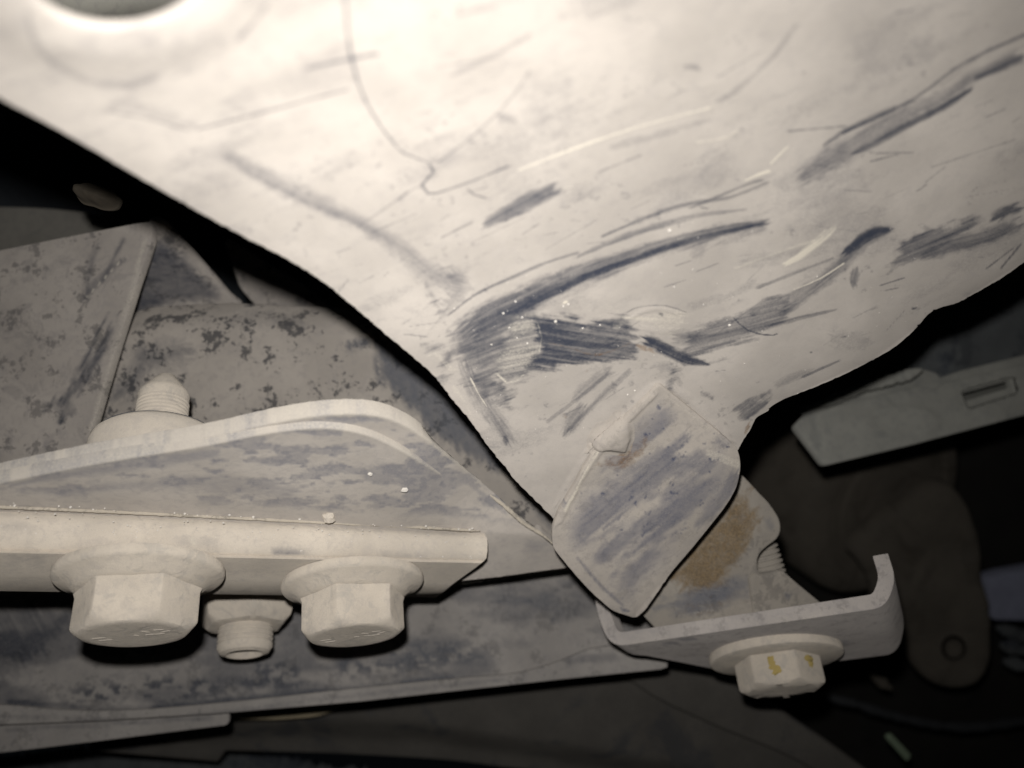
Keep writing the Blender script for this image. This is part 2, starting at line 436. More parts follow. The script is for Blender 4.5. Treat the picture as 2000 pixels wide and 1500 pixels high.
ps = [
 # double scrape from the far edge
 ('w', [(2010, 64), (1880, 125), (1790, 190), (1700, 235), (1630, 266)], 9, .55, .5, .5),
 ('w', [(2010, 98), (1900, 152), (1840, 192), (1740, 238), (1640, 300), (1545, 362)], [34, 32, 42, 54, 60, 46], .62, .55, .6),
 ('w', [(2010, 106), (1950, 134), (1890, 160)], [26, 22, 8], .8, .4, .5),
 ('w', [(1908, 168), (1850, 205), (1762, 250), (1700, 285), (1655, 305)], [8, 16, 20, 18, 6], .95, .4, .5),
 ('w', [(1760, 205), (1700, 232), (1640, 262), (1600, 290)], [12, 16, 10, 5], .8, .4, .6),
 ('w', [(1530, 257), (1590, 252), (1662, 246)], 5, .5, .5, .3),
 ('w', [(1565, 38), (1500, 120), (1440, 175), (1390, 205)], 16, .25, .7, .4),
 ('w', [(1320, 132), (1350, 130), (1375, 138)], 16, .35, .7, .4),
 # long arc scrape
 ('w', [(1508, 432), (1400, 452), (1300, 476), (1200, 508), (1120, 538), (1020, 588), (947, 625), (886, 672)], [14, 24, 26, 32, 48, 66, 74, 60], .75, .35, .75),
 ('w', [(1500, 434), (1350, 470), (1250, 503), (1130, 548), (1040, 592), (980, 620)], [8, 14, 16, 18, 20, 12], .95, .35, .45),
 ('w', [(1167, 466), (1250, 430), (1330, 402), (1423, 386), (1510, 352)], [6, 12, 14, 10, 6], .55, .4, .7),
 ('w', [(1119, 505), (1200, 470), (1290, 440), (1350, 424), (1467, 408)], [8, 16, 18, 14, 6], .5, .4, .8),
 ('w', [(870, 620), (930, 575), (1002, 541), (1070, 512), (1140, 490)], [5, 8, 10, 8, 5], .6, .4, .6),
 ('w', [(1340, 410), (1400, 385), (1460, 360), (1500, 348)], 7, .45, .5, .4),
 ('w', [(1360, 400), (1372, 406), (1390, 408)], 4, .5, .4, .2), ('w', [(1380, 455), (1350, 520)], 40, .18, .7, .4),
 ('W', [(880, 690), (898, 632), (960, 588), (1100, 533), (1250, 492), (1500, 428), (1490, 446), (1300, 492), (1130, 562), (1030, 618), (985, 660), (950, 712)], -22, .62, .8, .7),
 # rectangle rub
 ('w', [(1104, 356), (1020, 398), (930, 447)], [34, 36, 26], .55, .25, .6), ('w', [(1112, 364), (1030, 408), (960, 440)], 14, .35, .4, .5),
 # black scuffed zone
 ('W', [(890, 670), (905, 640), (1000, 602), (985, 700), (960, 735), (975, 745), (1000, 770), (978, 792), (940, 770), (915, 720)], -22, .72, .5, .8),
 ('W', [(1042, 616), (1120, 624), (1146, 642), (1180, 614), (1216, 618), (1242, 652), (1236, 696), (1150, 706), (1090, 715), (1030, 720), (1056, 690)], 8, .95, .45, .55), ('w', [(1062, 650), (1110, 655), (1160, 672), (1225, 668)], [6, 10, 10, 4], .5, .5, .8), ('p', [(1060, 662), (1120, 668), (1170, 690), (1235, 660)], [3, 5, 5, 3], .35, .6, .9), ('p', [(1070, 640), (1130, 648), (1190, 660)], 4, .3, .6, .9),
 ('w', [(1240, 655), (1300, 682), (1340, 702), (1392, 712)], [26, 30, 26, 8], 1.0, .3, .3),
 ('W', [(1330, 690), (1345, 650), (1420, 625), (1500, 585), (1540, 580), (1525, 625), (1480, 652), (1400, 690), (1360, 702)], -14, .8, .5, .75),
 ('w', [(1500, 612), (1570, 575), (1640, 520), (1690, 470), (1752, 446)], [60, 36, 34, 34, 22], .55, .45, .7),
 ('w', [(1640, 505), (1680, 470), (1710, 452), (1756, 446)], [14, 28, 34, 8], .85, .35, .35),
 ('w', [(1470, 566), (1560, 530), (1640, 500)], 9, .8, .4, .85),
 ('w', [(1490, 640), (1560, 622), (1642, 603)], [12, 12, 5], .65, .4, .6),
 ('w', [(1430, 618), (1460, 645), (1510, 655), (1528, 648)], 3.5, .8, .3, .1),
 ('W', [(1742, 522), (1760, 482), (1800, 452), (1905, 422), (1890, 448), (1852, 478), (1800, 508)], -22, .85, .4, .65),
 ('w', [(1790, 505), (1860, 480), (1940, 458), (2010, 425)], [30, 40, 36, 30], .5, .4, .7),
 ('w', [(1930, 438), (1965, 412), (2010, 396)], [26, 30, 22], .9, .3, .6),
 ('w', [(1676, 512), (1668, 545), (1672, 575)], [18, 22, 8], .55, .5, .5),
 ('w', [(1712, 560), (1775, 540)], 4, .7, .4, .3), ('w', [(1718, 570), (1760, 561)], 4, .6, .4, .3),
 ('w', [(1778, 604), (1796, 600)], 5, .9, .4, .2), ('w', [(1560, 740), (1600, 722), (1650, 700)], 6, .5, .4, .4), ('w', [(1950, 530), (2000, 470)], 5, .7, .4, .4),
 ('w', [(1920, 530), (1985, 480)], 4, .6, .4, .4), ('w', [(1640, 660), (1660, 655)], 4, .6), ('w', [(1580, 690), (1590, 686)], 5, .7),
 ('W', [(1428, 800), (1440, 790), (1505, 770), (1490, 795), (1462, 820)], -35, .75, .4, .7),
 ('w', [(1600, 650), (1660, 665), (1720, 650)], 60, .18, .8, .6), ('w', [(1500, 760), (1540, 740), (1600, 720)], 20, .25, .7, .5),
 ('r', [(1450, 852), (1464, 830), (1470, 822)], 12, .7, .5, .2),
 # streaks above the tab
 ('w', [(1240, 716), (1180, 770), (1090, 862)], 16, .40, .5, .8), ('w', [(1196, 722), (1140, 770), (1060, 830)], 9, .35, .4, .7),
 ('w', [(1216, 712), (1160, 745), (1110, 790)], 30, .3, .6, .8), ('w', [(1150, 780), (1120, 820), (1100, 862)], [30, 44, 26], .38, .7, .5),
 ('w', [(1260, 730), (1300, 720), (1340, 760)], 40, .2, .8, .6),
 ('w', [(905, 690), (930, 760), (975, 830), (1010, 880)], [50, 60, 40, 20], .42, .6, .8),
 ('w', [(980, 850), (995, 870)], 16, .5, .6, .5),
 # soft rubbed band
 ('w', [(420, 292), (520, 345), (620, 395), (720, 445), (790, 490), (850, 540), (930, 560)], [30, 54, 50, 44, 50, 70, 40], .34, .8, .35),
 ('w', [(470, 330), (600, 395), (700, 436), (770, 476)], [10, 22, 22, 10], .22, .7, .5),
 ('w', [(860, 520), (900, 560), (880, 590), (850, 560)], 60, .30, .9, .3),
 ('w', [(48, 10), (72, 90), (120, 132), (190, 164), (260, 166), (318, 146)], [16, 22, 22, 24, 26, 14], .22, .8, .3),
 ('w', [(190, 190), (300, 220), (400, 260)], 40, .14, .9, .3),
 ('w', [(200, 215), (290, 232), (372, 256)], 5, .4, .6, .3), ('w', [(380, 254), (520, 218), (690, 172)], 5.5, .5, .5, .2),
 ('w', [(590, 136), (650, 122), (745, 104)], 9, .5, .6, .4),
 ('w', [(673, -20), (686, 110), (718, 205), (790, 300), (838, 318), (847, 335), (824, 362), (836, 378), (905, 360), (1000, 322)], [8, 8, 6, 5, 5, 6, 7, 6, 4, 4], .55, .5, .25),
 ('w', [(905, 362), (925, 380), (955, 389)], 5, .6, .4, .3), ('w', [(850, 322), (930, 260), (1000, 190), (1040, 130)], 6, .25, .6, .3),
 ('w', [(870, 155), (960, 110), (1050, 62)], 16, .22, .7, .7), ('w', [(455, 88), (490, 50), (530, 0)], 14, .3, .8, .4),
 ('w', [(840, 45), (850, 30)], 10, .3, .7), ('w', [(890, 30), (980, 10)], 12, .2, .8), ('w', [(960, 225), (1020, 240)], 26, .2, .8),
 ('w', [(840, 132), (990, 110)], 6, .25, .6), ('w', [(690, 450), (820, 360)], 4, .3, .5), ('w', [(855, 468), (930, 430)], 5, .4, .5),
 ('w', [(1500, 540), (1420, 580), (1330, 600)], 30, .15, .8, .6), ('w', [(1640, 470), (1520, 500), (1420, 512)], 50, .14, .8, .7),
 ('w', [(1180, 290), (1290, 262), (1400, 228)], [20, 24, 10], .2, .6, .6), ('w', [(1160, 340), (1260, 300)], 5, .35, .5),
 ('w', [(1700, 300), (1790, 298)], 4, .4), ('w', [(1690, 318), (1760, 300)], 3.5, .5), ('w', [(1810, 330), (1900, 300), (1990, 270)], 5, .25),
 # pale scratches
 ('p', [(1000, 338), (1130, 287), (1240, 250), (1320, 228), (1396, 208)], [6, 8, 8, 7, 8], .8, .5, .4),
 ('p', [(880, 290), (980, 245)], 5, .4, .5, .4), ('p', [(1020, 330), (1080, 275)], 6, .3, .6, .4),
 ('p', [(1448, 356), (1480, 342), (1513, 331)], [4, 7, 8], 1, .4, .1), ('p', [(1500, 326), (1520, 305), (1548, 278)], [4, 6, 4], .9, .4, .2),
 ('p', [(1350, 278), (1420, 268), (1450, 246)], 9, .5, .5, .5), ('p', [(1130, 360), (1090, 372)], 8, .6, .5, .5), ('p', [(1300, 180), (1430, 155)], 14, .3, .8, .4),
 ('p', [(1518, 526), (1570, 495), (1620, 455), (1640, 432)], [14, 24, 30, 10], .85, .5, .95), ('p', [(1420, 530), (1500, 500), (1600, 466)], 10, .4, .5, .8),
 ('p', [(1540, 570), (1600, 545), (1655, 510)], 5, .8, .4, .8),
 ('W', [(975, 745), (965, 720), (985, 650), (1000, 618), (1048, 615), (1057, 690), (1022, 738)], -12, .55, .5, .95),
 ('P', [(975, 745), (965, 720), (985, 650), (1000, 618), (1048, 615), (1057, 690), (1022, 738)], -10, .42, .8, .6),
 ('p', [(1046, 620), (1058, 660), (1052, 695)], 5, .45, .6, .5), ('p', [(965, 725), (990, 748), (1025, 738)], 7, .5, .6, .5),
 ('p', [(915, 730), (935, 770), (955, 800)], 4, .7, .4, .2), ('p', [(870, 740), (900, 775), (930, 830)], [10, 24, 12], .45, .7, .5),
 ('p', [(820, 700), (850, 690), (880, 720), (905, 725)], [8, 14, 16, 6], .45, .5, .5),
 ('P', [(1225, 622), (1250, 603), (1310, 598), (1345, 618), (1330, 645), (1290, 652), (1250, 640)], 5, .45, .8, .5),
 ('w', [(1283, 612), (1300, 617)], 9, .9, .5, .1), ('w', [(1216, 615), (1240, 602), (1300, 597), (1345, 612)], 3.5, .6, .4, .5),
 ('w', [(1300, 655), (1350, 660), (1390, 650)], 40, .4, .6, .95),
 ('p', [(1095, 595), (1112, 586)], 8, .9, .5, .1),
 ('r', [(1060, 668), (1110, 678), (1160, 693), (1200, 684), (1235, 668)], [3, 6, 9, 7, 3], .6, .6, .6), ('r', [(1236, 672), (1270, 684), (1295, 690)], [16, 18, 8], .75, .5, .4),
 ('r', [(1190, 908), (1225, 900), (1250, 880)], [20, 34, 24], .35, .7, .3), ('r', [(1098, 818), (1108, 808)], 14, .35, .7, .3), ('r', [(1140, 730), (1150, 720)], 10, .3, .7, .3),
 ('h', [(985, 640), (1020, 640), (1010, 720)], 60, .07, .5, .3), ('h', [(1225, 622), (1280, 602), (1340, 618)], 14, .14, .6, .3), ('h', [(1240, 635), (1290, 648), (1335, 640)], 14, .1, .6, .3),
 ('h', [(1085, 1000), (1125, 925), (1160, 875), (1200, 840), (1290, 752), (1440, 872)], 26, .5, .8, .3),
]
rs = np.random.RandomState(7)
for i in range(170):                                           # many fine hair scratches, most along the drag direction
    x = rs.uniform(600, 1980); y = rs.uniform(20, 820); L = rs.uniform(8, 70) * (1 if rs.rand() < .8 else 2); a = math.radians(rs.normal(-24, 14))
    ps.append(('w' if rs.rand() < .8 else 'p', [(x, y), (x + L * math.cos(a), y + L * math.sin(a))], rs.uniform(1.8, 4), rs.uniform(.12, .4), .5, .3))
def auto_plate(u, v, M):
    al = u * .91 - v * .41; ac = u * .41 + v * .91
    M[:, 0] = np.clip(M[:, 0] + .15 * ss(.45, .8, fbm(al / 220, ac / 80, 31, 3)) + .08 * ss(.45, .75, fbm(al / 110, ac / 12, 41, 3)) * ss(.4, .6, fbm(al / 200, ac / 90, 42, 3)) + .5 * ss(.70, .82, fbm(u / 13, v / 9, 77, 3)) * ss(.48, .7, fbm(u / 120, v / 90, 12, 2)) * .5, 0, 1)
    return M
plate = thing('chassis_plate', 'large pale dusty sheet metal plate with blue scrapes filling the upper picture', 'metal plate', (1200, 500, 118))
panel('plate_skin', outl, d_plate, 1.1, M_plate, plate, step=2.5, er=.22, holes=[hole], strokes=ps, dense=([(820, 380), (1780, 380), (1780, 560), (1500, 900), (1320, 1020), (1000, 1020), (820, 740)], 1.9), jag=.35, auto=auto_plate)
# inner skin seen through the round opening
panel('inner_skin', corner([(-160, -300), (700, -300), (600, 120), (-100, 120)]), lambda u, v: 128 + .02 * v + 0 * u, 2, material('inner_skin_grey', (.34, .325, .28), (.2, .2, .18), patch=.4), plate, step=24, er=.4)

# ---- the welded tab at the plate's narrow end
def d_tab(u, v):
    d = 75 + .076 * v + 3e-6 * v * v + (u - 1000) * .018 - 1.7 - .018 * np.clip(v - 950, 0, 999)
    u = np.asarray(u, float); v = np.asarray(v, float)
    q = seg_dist(np.asarray(u, float), np.asarray(v, float), [(1442, 940), (1420, 985), (1360, 1060), (1300, 1130), (1240, 1202)])[0]
    d = d + 1.3 * np.exp(-q / 20.0)
    q2 = seg_dist(np.asarray(u, float), np.asarray(v, float), [(1438, 880), (1443, 940)])[0]
    return d + .8 * np.exp(-q2 / 14.0) + .5 * (fbm(u / 90, v / 90, 9, 3) - .5)
tabo = corner([(1240, 1206, 5), (1198, 1193, 14), (1150, 1150, 24), (1105, 1098, 24), (1083, 1070, 10), (1081, 1036, 14), (1092, 1004, 10), (1160, 884, 30), (1225, 815, 30), (1288, 754, 7), (1360, 813, 20), (1438, 876, 8), (1445, 910, 20), (1441, 945, 20), (1420, 985, 20), (1360, 1060, 30), (1300, 1130, 30), (1258, 1192, 14)], 12, 4)
_old = np.concatenate([curve([(1240, 1202), (1195, 1190), (1150, 1148), (1105, 1097), (1083, 1070), (1081, 1040), (1092, 1002), (1125, 935), (1162, 885), (1225, 815), (1278, 764), (1288, 760)], 5),
                       curve([(1292, 763), (1360, 815), (1430, 872), (1440, 888), (1443, 915), (1441, 942), (1420, 985), (1360, 1060), (1300, 1130), (1256, 1192)], 5)])
ts = [
 ('h', [(1286, 762), (1225, 822), (1164, 890), (1098, 1006), (1086, 1040)], 16, .45, .6, .1), ('p', [(1225, 818), (1164, 886), (1098, 1004)], 9, .6, .6, .2), ('r', [(1150, 905), (1200, 905), (1250, 880), (1275, 830)], [20, 44, 40, 24], .45, .9, .3), ('r', [(1330, 1120), (1385, 1050), (1430, 985)], 16, .3, .9, .4),
 ('w', [(1170, 960), (1230, 930), (1330, 862)], [40, 50, 40], .45, .6, .7), ('w', [(1200, 1060), (1300, 1010), (1420, 930)], [40, 60, 60], .42, .6, .7),
 ('w', [(1445, 900), (1430, 940), (1400, 985), (1350, 1040)], [20, 46, 40, 20], .6, .6, .4), ('w', [(1240, 1050), (1290, 1010)], 24, .6, .5, .6),
 ('w', [(1265, 925), (1310, 880), (1360, 835)], [14, 30, 20], .5, .5, .85), ('w', [(1170, 1040), (1250, 975)], 8, .6, .4, .4), ('w', [(1120, 1030), (1190, 1010)], 40, .4, .7, .5),
 ('w', [(1390, 850), (1430, 880)], 40, .35, .6, .4), ('w', [(1210, 1080), (1240, 1090)], 30, .45, .6, .4), ('w', [(1280, 793), (1295, 800)], 10, .95, .4, .1),
 ('r', [(1185, 908), (1225, 900), (1255, 868)], [22, 40, 26], .42, .7, .2), ('p', [(1370, 880), (1395, 890), (1380, 905)], 26, .5, .5, .3),
 ('p', [(1290, 765), (1360, 818), (1430, 874)], 10, .35, .6, .3), ('w', [(1120, 1080), (1170, 1140), (1225, 1190)], 10, .4, .5, .6), ('w', [(1205, 1188), (1236, 1196)], 8, .9, .4, .3),
 ('p', [(1100, 1010), (1140, 935), (1175, 885)], 12, .4, .7, .3),
]
for i in range(46):
    x = rs.uniform(1180, 1400); y = rs.uniform(860, 1060); a = math.radians(rs.normal(-38, 14)); L = rs.uniform(8, 30)
    if inside(np.array([x]), np.array([y]), tabo)[0]: ts.append(('w', [(x, y), (x + L * math.cos(a), y + L * math.sin(a))], rs.uniform(2.5, 4), rs.uniform(.4, .9), .4, .2))
def auto_tab(u, v, M):
    al = u * .79 - v * .61; ac = u * .61 + v * .79
    q = seg_dist(u, v, list(tabo) + [tabo[0]])[0]; inn_ = ss(4, 60, q)
    f = fbm(al / 150, ac / 42, 61, 5); g = fbm(al / 60, ac / 6, 62, 4); h_ = fbm(u / 9, v / 9, 63, 3)
    M[:, 0] = np.clip(np.maximum(M[:, 0], inn_ * (.60 * ss(.38, .64, f) + .18 * ss(.45, .75, g) * ss(.4, .55, f))) + .6 * ss(.74, .82, h_) * ss(.47, .6, fbm(u / 70, v / 70, 64, 2)), 0, 1)
    M[:, 2] = np.maximum(M[:, 2], .15 * ss(.5, .7, fbm(u / 45, v / 45, 66, 4)))
    return M
tab = panel('end_tab', tabo, d_tab, 1.5, M_tab, plate, step=3.6, er=.3, strokes=ts, jag=.12, auto=auto_tab)
# weld nugget where tab and plate meet
def blob(name, cu, cv, ru, rv, rot, depth, h, mat, parent, seed=0, strokes=(), rough=.35):
    a = np.linspace(0, 2 * math.pi, 60, endpoint=False); ca, sa = math.cos(rot), math.sin(rot)
    rr = 1 + rough * (np.array([vn(math.cos(t) * 2 + 9, math.sin(t) * 2 + 9, seed) for t in a]).ravel() - .5) * 2
    o = np.stack([cu + rr * (ru * np.cos(a) * ca - rv * np.sin(a) * sa), cv + rr * (ru * np.cos(a) * sa + rv * np.sin(a) * ca)], 1)
    def lump(u, v):
        d = seg_dist(u, v, list(o) + [o[0]])[0]
        x_ = np.clip(d / (min(ru, rv) * .95), 0, 1); return h * (1 - (1 - x_) ** 2) * ss(0, .5, x_) * (.75 + .5 * fbm(u / 22, v / 22, seed, 3))
    return panel(name, o, depth, .8, mat, parent, step=max(2.2, min(ru, rv) / 11), er=.06, lump=lump, strokes=strokes)
def d_bead(u, v):
    q = seg_dist(u, v, list(tabo) + [tabo[0]])[0]; q = np.where(inside(u, v, tabo), q, -q)
    f = ss(-14, 4, q)
    return d_tab(u, v) * f + d_plate(u, v) * (1 - f) - .04
blob('weld_bead', 1203, 848, 46, 36, -.5, d_bead, 1.9, M_tab, plate, 3, [('r', [(1195, 896), (1235, 880), (1250, 850)], 24, .6, .7, .2)])
blob('weld_bead', 1158, 872, 24, 15, -.9, d_bead, 1.0, M_tab, plate, 6)

# ---------------------------------------------------------------- flange bolts
def build_local(name, rings, mat, parent=None, cap_top=True, cap_bot=True, sharp=35):
    """rings: list of (r(theta) or number, z or z(theta)) in mm about the bolt's own axis"""
    n = 144; th = np.arange(n) * 2 * math.pi / n; V = []
    for r, z in rings:
        r_ = r(th) if callable(r) else np.full(n, float(r)); z_ = z(th) if callable(z) else np.full(n, float(z))
        V.append(np.stack([r_ * np.cos(th), r_ * np.sin(th), z_], 1))
    m = len(V); V = np.concatenate(V) * MM; fa = []
    for i in range(m - 1):
        for j in range(n):
            k = (j + 1) % n; fa.append((i * n + j, i * n + k, (i + 1) * n + k, (i + 1) * n + j))
    if cap_bot: fa.append(list(range(n))[::-1])
    if cap_top: fa.append([(m - 1) * n + j for j in range(n)])
    o = mesh(name, V, fa, mat, parent, None, True, True, sharp)
    fix_normals(o); o.location = (0, 0, 0)
    return o
def hexr(ap, p=70.0):
    def f(th):
        s = 0
        for k in range(6): s = s + np.clip(np.cos(th - k * math.pi / 3), 0, 1) ** p
        return ap * s ** (-1 / p)
    return f
def thread_rings(r, z0, z1, pitch, depth):
    out = []; z = z0; n = int((z1 - z0) / pitch)
    for i in range(n):
        out += [(r, z0 + i * pitch), (r, z0 + (i + .25) * pitch), (r - depth, z0 + (i + .55) * pitch), (r - depth, z0 + (i + .75) * pitch)]
    return out
def flange_bolt(label, at_w, rz, shank, R=14.7, ap=9.25, group=None, first=None):
    t = thing('flange_bolt', label, 'bolt', at_w, group, True)
    if first is not None:
        for ch in first.children:
            c = ch.copy(); COL.objects.link(c); c.parent = t
            if ch.name.startswith('hex_head') or ch.name.startswith('head_mark'): c.rotation_euler = (0, 0, rz)
            for g in ch.children:
                d = g.copy(); COL.objects.link(d); d.parent = c
        return t
    build_local('flange', [(R - 1.0, 0), (R - .2, -.2), (R, -.6), (R, -1.5), (R - .2, -1.9), (R - .7, -2.2), (R - 2.6, -2.8), (ap + 1.8, -3.7), (ap + .2, -4.2)], M_bolt, t)
    H = -12.0; hr = hexr(ap); rc = ap - .5; chz = lambda th: H + np.clip(hr(th) - rc, 0, 9) * .62
    hd = build_local('hex_head', [(lambda th: hr(th) * 1.03, -4.1), (lambda th: hr(th) * 1.0, -4.9), (hr, -7.0), (hr, -10.0), (hr, lambda th: chz(th) + .45), (lambda th: hr(th) - .22, lambda th: chz(th) + .06), (lambda th: (hr(th) + rc) / 2, lambda th: H + (hr(th) - rc) * .31), (rc, H), (rc - 1.2, H - .05), (rc - 4, H - .06), (1, H - .06)], M_bolt, t)
    hd.rotation_euler = (0, 0, rz)
    # raised grade marks on the head
    V = []; fa = []
    for (x, y, l, a) in ((-5.6, -1.1, 2.4, .05), (-5.2, .6, 2.4, .1), (5.0, -1.3, 1.8, .3), (5.6, .2, 1.8, -.2), (4.2, 1.2, 1.8, .1), (2.6, -1.2, 1.6, 1.0), (2.6, .8, 1.6, .2), (.4, .2, .9, .8)):
        b = len(V)
        for dx, dy, dz in ((-.5, -.5, 0), (.5, -.5, 0), (.5, .5, 0), (-.5, .5, 0), (-.42, -.3, -.22), (.42, -.3, -.22), (.42, .3, -.22), (-.42, .3, -.22)):
            X = dx * l; Y = dy * .55; V.append(((x + X * math.cos(a) - Y * math.sin(a)) * MM, (y + X * math.sin(a) + Y * math.cos(a)) * MM, (H - .03 + dz * .5) * MM))
        for f in ((4, 5, 6, 7), (0, 1, 5, 4), (1, 2, 6, 5), (2, 3, 7, 6), (3, 0, 4, 7)): fa.append([b + i for i in f])
    o = mesh('head_marking', V, fa, M_bolt, t, None, False, True); fix_normals(o)
    o['label'] = 'small raised grade strokes on the flat end of the head'
    if shank:
        build_local('threaded_shank', [(5.2, -.5), (5.2, shank - 16)] + thread_rings(5.15, shank - 16, shank - 6.0, .85, .16) + [(5.1, shank - 5.6), (5.0, shank - 5.0), (4.8, shank - 4.6), (1.8, shank - .5), (1.2, shank - .1), (.5, shank)], M_bolt, t)
    return t
NRM = -np.array(UPC)                                            # underside normal, camera frame
def at_px(u, v, k):
    """point where the ray of a pixel meets the horizontal plane n.p = -k"""
    r = P(u, v, 1.0); return r * (-k / (r @ NRM))
K1 = 53.6
YAW = math.atan2(ROT[1][0], ROT[0][0])
p1 = at_px(277, 1113, K1); p2 = at_px(690, 1131, K1)
# length so the stud's tip shows at v = 735
up = np.array(UPC); s = 30.0
for s in np.arange(20, 80, .25):
    if proj(p1 + up * s)[1] < 735: break
print('bolt depths', p1[1], p2[1], 'shank', s, proj(p1 + up * s))
b1 = flange_bolt('nearest and largest flanged hex bolt caked in dust, its pointed stud rising behind the gusset', Wd(p1), YAW + math.atan2(-p1[0], p1[1]) - math.radians(42), s, group='flange bolts under the mounting bar')
b2 = flange_bolt('second dust caked flanged hex bolt near the cut end of the mounting bar', Wd(p2), YAW + math.atan2(-p2[0], p2[1]) - math.radians(20), 0, group='flange bolts under the mounting bar', first=b1)
for ch in list(b2.children):
    if ch.name.startswith('threaded_shank'): bpy.data.objects.remove(ch)

# collar around the stud of the first bolt
pc = p1 + up * (s - 15.0)
cn = thing('collar_nut', 'round dusty collar nut with blue worn top under the pointed stud', 'nut', Wd(pc), None, True)
build_local('collar', [(12.8, -9), (12.8, -3.2), (12.5, -1.6), (11.4, -.5), (9.7, 0), (6.2, .25), (5.3, .3)], M_bar, cn)
# blue worn cap on the collar
o = build_local('worn_cap', [(11.5, -.45), (9.7, .06), (6.2, .32), (5.5, .36)], material('worn_blue_cap', (.12, .13, .165), (.42, .38, .32), film=.1, patch=.9, patch_scale=.3), cn, False, False)
# hanging nut and its stud end
pn = P(484, 1160, 190.0)
hn = thing('hanging_nut', 'blurred flanged nut with short stud end hanging between the two big bolts', 'nut', Wd(pn), None, True)
hr2 = hexr(9.8)
o = build_local('hex_body', [(hr2, 6), (hr2, -.5), (hr2, -5.2), (lambda th: hr2(th) - .4, -6.6), (lambda th: np.minimum(hr2(th) - 1.6, 9.0), -8.0), (6.5, -8.3)], M_bolt, hn); o.rotation_euler = (0, 0, .5)
build_local('stud_end', [(6.3, -8)] + thread_rings(6.35, -12.6, -8.2, 1.1, .3)[::-1] + [(6.3, -13.2), (5.6, -14.2), (4.3, -14.6), (3.7, -14.0), (3.0, -12.8), (1, -12.6)], M_bolt, hn)

# ---------------------------------------------------------------- mounting bar the bolts press on
def seam(u): return 988 + .0535 * u
def ds(u): return 134 + .036 * u
bar = thing('mounting_bar', 'thick pale dusty bar with rounded edge above the two flanged bolts', 'bar', (500, 1060, 152))
T = np.linspace(0, 1, 90); rows = []
def row(l, r, dl=None, dr=None, k=None, bend=0):
    u = l[0] + (r[0] - l[0]) * T; v = l[1] + (r[1] - l[1]) * T + bend * np.sin(T * math.pi)
    if k is not None:
        q = P(u, v, 1.0); return q * (-k / (q @ NRM))[:, None]
    return P(u, v, 1 / (1 / dl + (1 / dr - 1 / dl) * T))
UL = -160
rows = [row((UL, 979), (940, 1037), 133, 173), row((UL, 984), (944, 1040), 130.2, 169.7), row((UL, 992), (948, 1045), 128.2, 167.6), row((UL, 1004), (951, 1052), 126.7, 166.0), row((UL, 1020), (952, 1061), 125.8, 165.2),
        row((UL, 1045), (952, 1076), 125.5, 164.9), row((UL, 1064), (950, 1090), 125.6, 165.0), row((UL, 1070), (946, 1095), 126.2, 165.8), row((UL, 1076), (940, 1100), k=K1), row((UL, 1084), (930, 1108), k=K1 + .05), row((UL, 1118), (885, 1140), k=K1 + .05), row((UL, 1152), (852, 1167), k=K1 + .05),
        row((UL, 1150), (850, 1160), 146, 184)]
rows.append(row((UL, 975), (938, 1030), 150, 190))
# rounded free end: the last few columns draw in towards the mid row
RR = np.array(rows); mid = RR[3:7, -1].mean(0)
loft('bar_body', RR, M_bar, bar, sharp=50, strokes=[
 ('w', [(-20, 1020), (60, 1030), (400, 1062), (450, 1068)], 10, .25, .7, .6), ('w', [(400, 1072), (450, 1074), (490, 1070)], 10, .55, .4, .5), ('w', [(530, 1082), (600, 1078), (655, 1073)], [6, 12, 5], .7, .4, .4),
 ('w', [(-20, 992), (400, 1012), (930, 1046)], 12, .35, .8, .6), ('w', [(0, 1098), (120, 1106)], 40, .5, .7, .5), ('w', [(740, 1082), (850, 1092)], 8, .35, .6, .6),
 ('p', [(330, 1040), (360, 1052), (350, 1060)], 18, .6, .6, .2), ('p', [(0, 1050), (600, 1058), (930, 1078)], 18, .25, .8, .3)])

# ---------------------------------------------------------------- gusset: two plates with pale cut edges
def d_web(u, v):
    t = seam(u) - v
    return ds(u) + np.where(t > 0, -.155 * t, -.13 * t) + ss(820, 1010, u) * np.where(t > 0, .13 * t, 0) + 0.8 * (fbm(u / 120, v / 60, 21, 2) - .5)
gus = thing('gusset', 'dusty gusset of two sheets with pale curved rims above the mounting bar', 'bracket', (560, 940, 150))
def auto_web(u, v, M):
    f = fbm(u / 70, v / 20, 71, 5); t = seam(u) - v
    M[:, 0] = np.clip(np.maximum(M[:, 0], ss(26, 44, t + 14 * fbm(u / 30, v / 30, 5, 3)) * (.46 * ss(.44, .51, f) + .25 * ss(.5, .6, fbm(u / 12, v / 6, 72, 3)) * ss(.35, .5, f))), 0, 1)
    return M
dout = np.concatenate([curve([(-170, 985), (0, 945), (200, 905), (400, 872), (540, 845), (640, 838), (715, 851), (780, 880), (850, 921), (885, 940), (930, 985), (955, 1048)], 5), curve([(940, 1060), (600, 1040), (0, 1006), (-170, 996)], 8, False, False)])
ws = [('p', [(-100, 962), (0, 944), (200, 904), (400, 871), (540, 844), (640, 837), (715, 850), (780, 879), (850, 920), (885, 939)], 12, .55, .7, .35), ('w', [(60, 930), (200, 903), (330, 884)], 12, .5, .5, .5), ('w', [(10, 950), (150, 925), (330, 900), (450, 880)], [12, 24, 34, 20], .45, .6, .5), ('w', [(150, 955), (400, 945), (600, 965)], [20, 50, 40], .35, .7, .6), ('w', [(640, 900), (650, 910)], 24, .4, .7),
      ('p', [(400, 905), (450, 895), (520, 880)], 24, .25, .6, .3), ('p', [(0, 968), (300, 975), (600, 1000), (900, 1020)], 22, .25, .8, .4)]
panel('front_sheet', dout, lambda u, v: d_web(u, v) - 2.6 + 3.4 * ss(770, 905, u), 2.2, M_web, gus, step=3.6, er=.35, strokes=ws, auto=auto_web)
